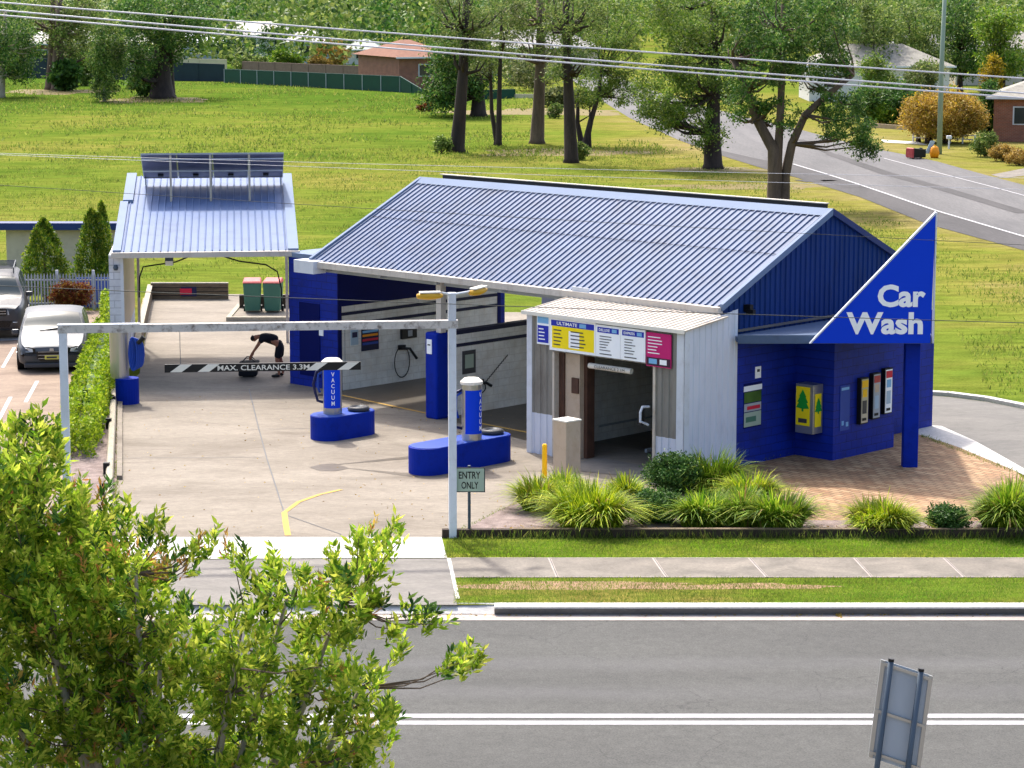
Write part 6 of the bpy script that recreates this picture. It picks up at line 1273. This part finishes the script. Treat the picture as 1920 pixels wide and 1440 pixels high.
# ------------------------------------------------------------------ grass
def blades(name, n, fn, h, w_, mat):
    xy = fn(n); n = len(xy); a = rng.uniform(0, 6.283, n); hh = h*rng.uniform(.4, 1.3, n); s_ = np.stack([np.cos(a), np.sin(a), 0*a], 1)*w_
    b = np.concatenate([xy, np.zeros((n, 1))], 1); top_ = b+np.stack([rng.normal(size=n)*.4*hh, rng.normal(size=n)*.4*hh, hh], 1)
    V = np.stack([b-s_, b+s_, top_+s_*.2, top_-s_*.2], 1).reshape(-1, 3); return tag(fast_mesh(name, V, np.arange(4*n).reshape(n, 4), mat), kind='stuff')
xa, xb = G(853, 1100).x, 11.5
blades('grass', 30000, lambda n: np.stack([rng.uniform(xa, xb, n), rng.uniform(KB+.02, yp0-.0, n)], 1), .045, .006, 'grassblade')
blades('grass', 26000, lambda n: np.stack([rng.uniform(G(835, 1030).x, xb+.5, n), rng.uniform(yp1+.0, yb0-.02, n)], 1), .055, .006, 'grassblade')
blades('grass', 1500, lambda n: np.stack([rng.uniform(xa, xb, n), rng.uniform(yb0-.12, yb0-.0, n)], 1), .16, .008, 'grassblade')

def tufts(n):
    y = 49+115*rng.uniform(0, 1, n)**.8; x = (rng.uniform(-.235, .235, n))*y
    k = np.sin(x*.9+np.sin(y*.35)*2)*np.sin(y*.55+np.sin(x*.3)*2)+rng.normal(size=n)*.5; x, y = x[k > .1], y[k > .1]
    q = np.stack([x, y], 1); p0, p1 = np.array(G(1273, 267))[:2], np.array(G(1737, 420))[:2]; t = (p1-p0)/np.linalg.norm(p1-p0); nn = np.array([-t[1], t[0]]); sg = np.sign(((np.array([-5., 100.])-p0)@nn)); ok = ((q-p0)@nn)*sg > 1
    near = (y < 92) & (x < 11.5+(y-57)*.1) & (x > -14-(y-60)*.12)                      # forecourt, buildings and car park
    lane = (y < 64) | ((x > 7) & (y < 66))
    return q[ok & ~near & ~lane & ~((x < -8) & (y < 92))]
blades('grass', 190000, tufts, .10, .022, 'grassblade')

# kerb inlet, weeds and gutter litter
q = G(1775, 1143, -.05); t = thing('kerb_inlet', 'small dark drain opening in the kerb at the lower right', 'drain', (q.x, q.y, -.1)); MB().ob((q.x-.16, yk2-.012, -.115), (.34, 0, 0), (0, .08, 0), (0, 0, .085)).build('opening', 'dark', t); MB().ob((q.x-.2, yk2-.016, -.03), (.42, 0, 0), (0, .06, 0), (0, 0, .02)).build('lintel', 'kerbface', t)
def along(pa, pb, sd): 
    pa, pb = G(*pa), G(*pb)
    return lambda n: np.array([list((pa+(pb-pa)*f)[:2]) for f in rng.uniform(0, 1, n)])+rng.normal(size=(n, 2))*sd
blades('weeds', 500, along((1400, 872), (1488, 851), .04), .10, .008, 'grassblade'); blades('weeds', 500, along((1727, 818), (1900, 886), .05), .07, .008, 'grassblade')
blades('weeds', 260, along((845, 1003), (990, 934), .04), .04, .008, 'grassblade'); blades('weeds', 500, along((222, 760), (214, 1000), .05), .10, .01, 'grassblade')
lt = rng.uniform(0, 1, 700); C_ = np.stack([rng.uniform(-4, 12, 700), yk2-.03-np.abs(rng.normal(size=700))*.06, np.full(700, -.126)], 1); C_[rng.uniform(size=700) < .5, 0] = rng.normal(size=(1,))[0]+7.0+rng.normal(size=(C_[:, 0] < 99).sum())[0]
o = leaves('leaf_debris', C_, .05, 'gold', None, .4, np.stack([rng.normal(size=700), rng.normal(size=700), rng.normal(size=700)*.15], 1)); tag(o, kind='stuff')
C_ = np.stack([rng.uniform(-9, 2, 500), rng.uniform(49.5, 66, 500), np.full(500, .016)], 1); o = leaves('leaf_debris', C_, .05, 'gold', None, .4, np.stack([rng.normal(size=500), rng.normal(size=500), rng.normal(size=500)*.1], 1)); tag(o, kind='stuff')

c = G(1090, 1099); struct('dirt_patch', blob(c.x, c.y, 2.5, .33), .0075, 'dirt'); c = G(1420, 1100); struct('dirt_patch', blob(c.x, c.y, 1.3, .22), .0076, 'dirt')
def far_tufts(n):
    y = 150+110*rng.uniform(0, 1, n)**.9; x = rng.uniform(-.235, .10, n)*y; k = np.sin(x*.33+np.sin(y*.13)*2)*np.sin(y*.21+np.sin(x*.11)*2)+rng.normal(size=n)*.5
    ok = (k > .15) & ((x < 2) | (y < 170)); q = np.stack([x, y], 1)[ok]; p0, p1 = np.array(G(1133, 192))[:2], np.array(G(1273, 263))[:2]; t = (p1-p0)/np.linalg.norm(p1-p0); nn = np.array([-t[1], t[0]]); sg = np.sign((np.array([-20., 180.])-p0)@nn)
    return q[((q-p0)@nn)*sg > 2]
blades('grass', 60000, far_tufts, .17, .05, 'grassblade')

n = 900; C_ = np.stack([rng.uniform(-.4, 11, n), rng.uniform(yb0+.2, yb0+1.0, n), np.full(n, .03)], 1); o = leaves('bed_litter', C_, .06, 'gold', None, .35, np.stack([rng.normal(size=n), rng.normal(size=n), np.abs(rng.normal(size=n))*.2], 1)); tag(o, kind='stuff')
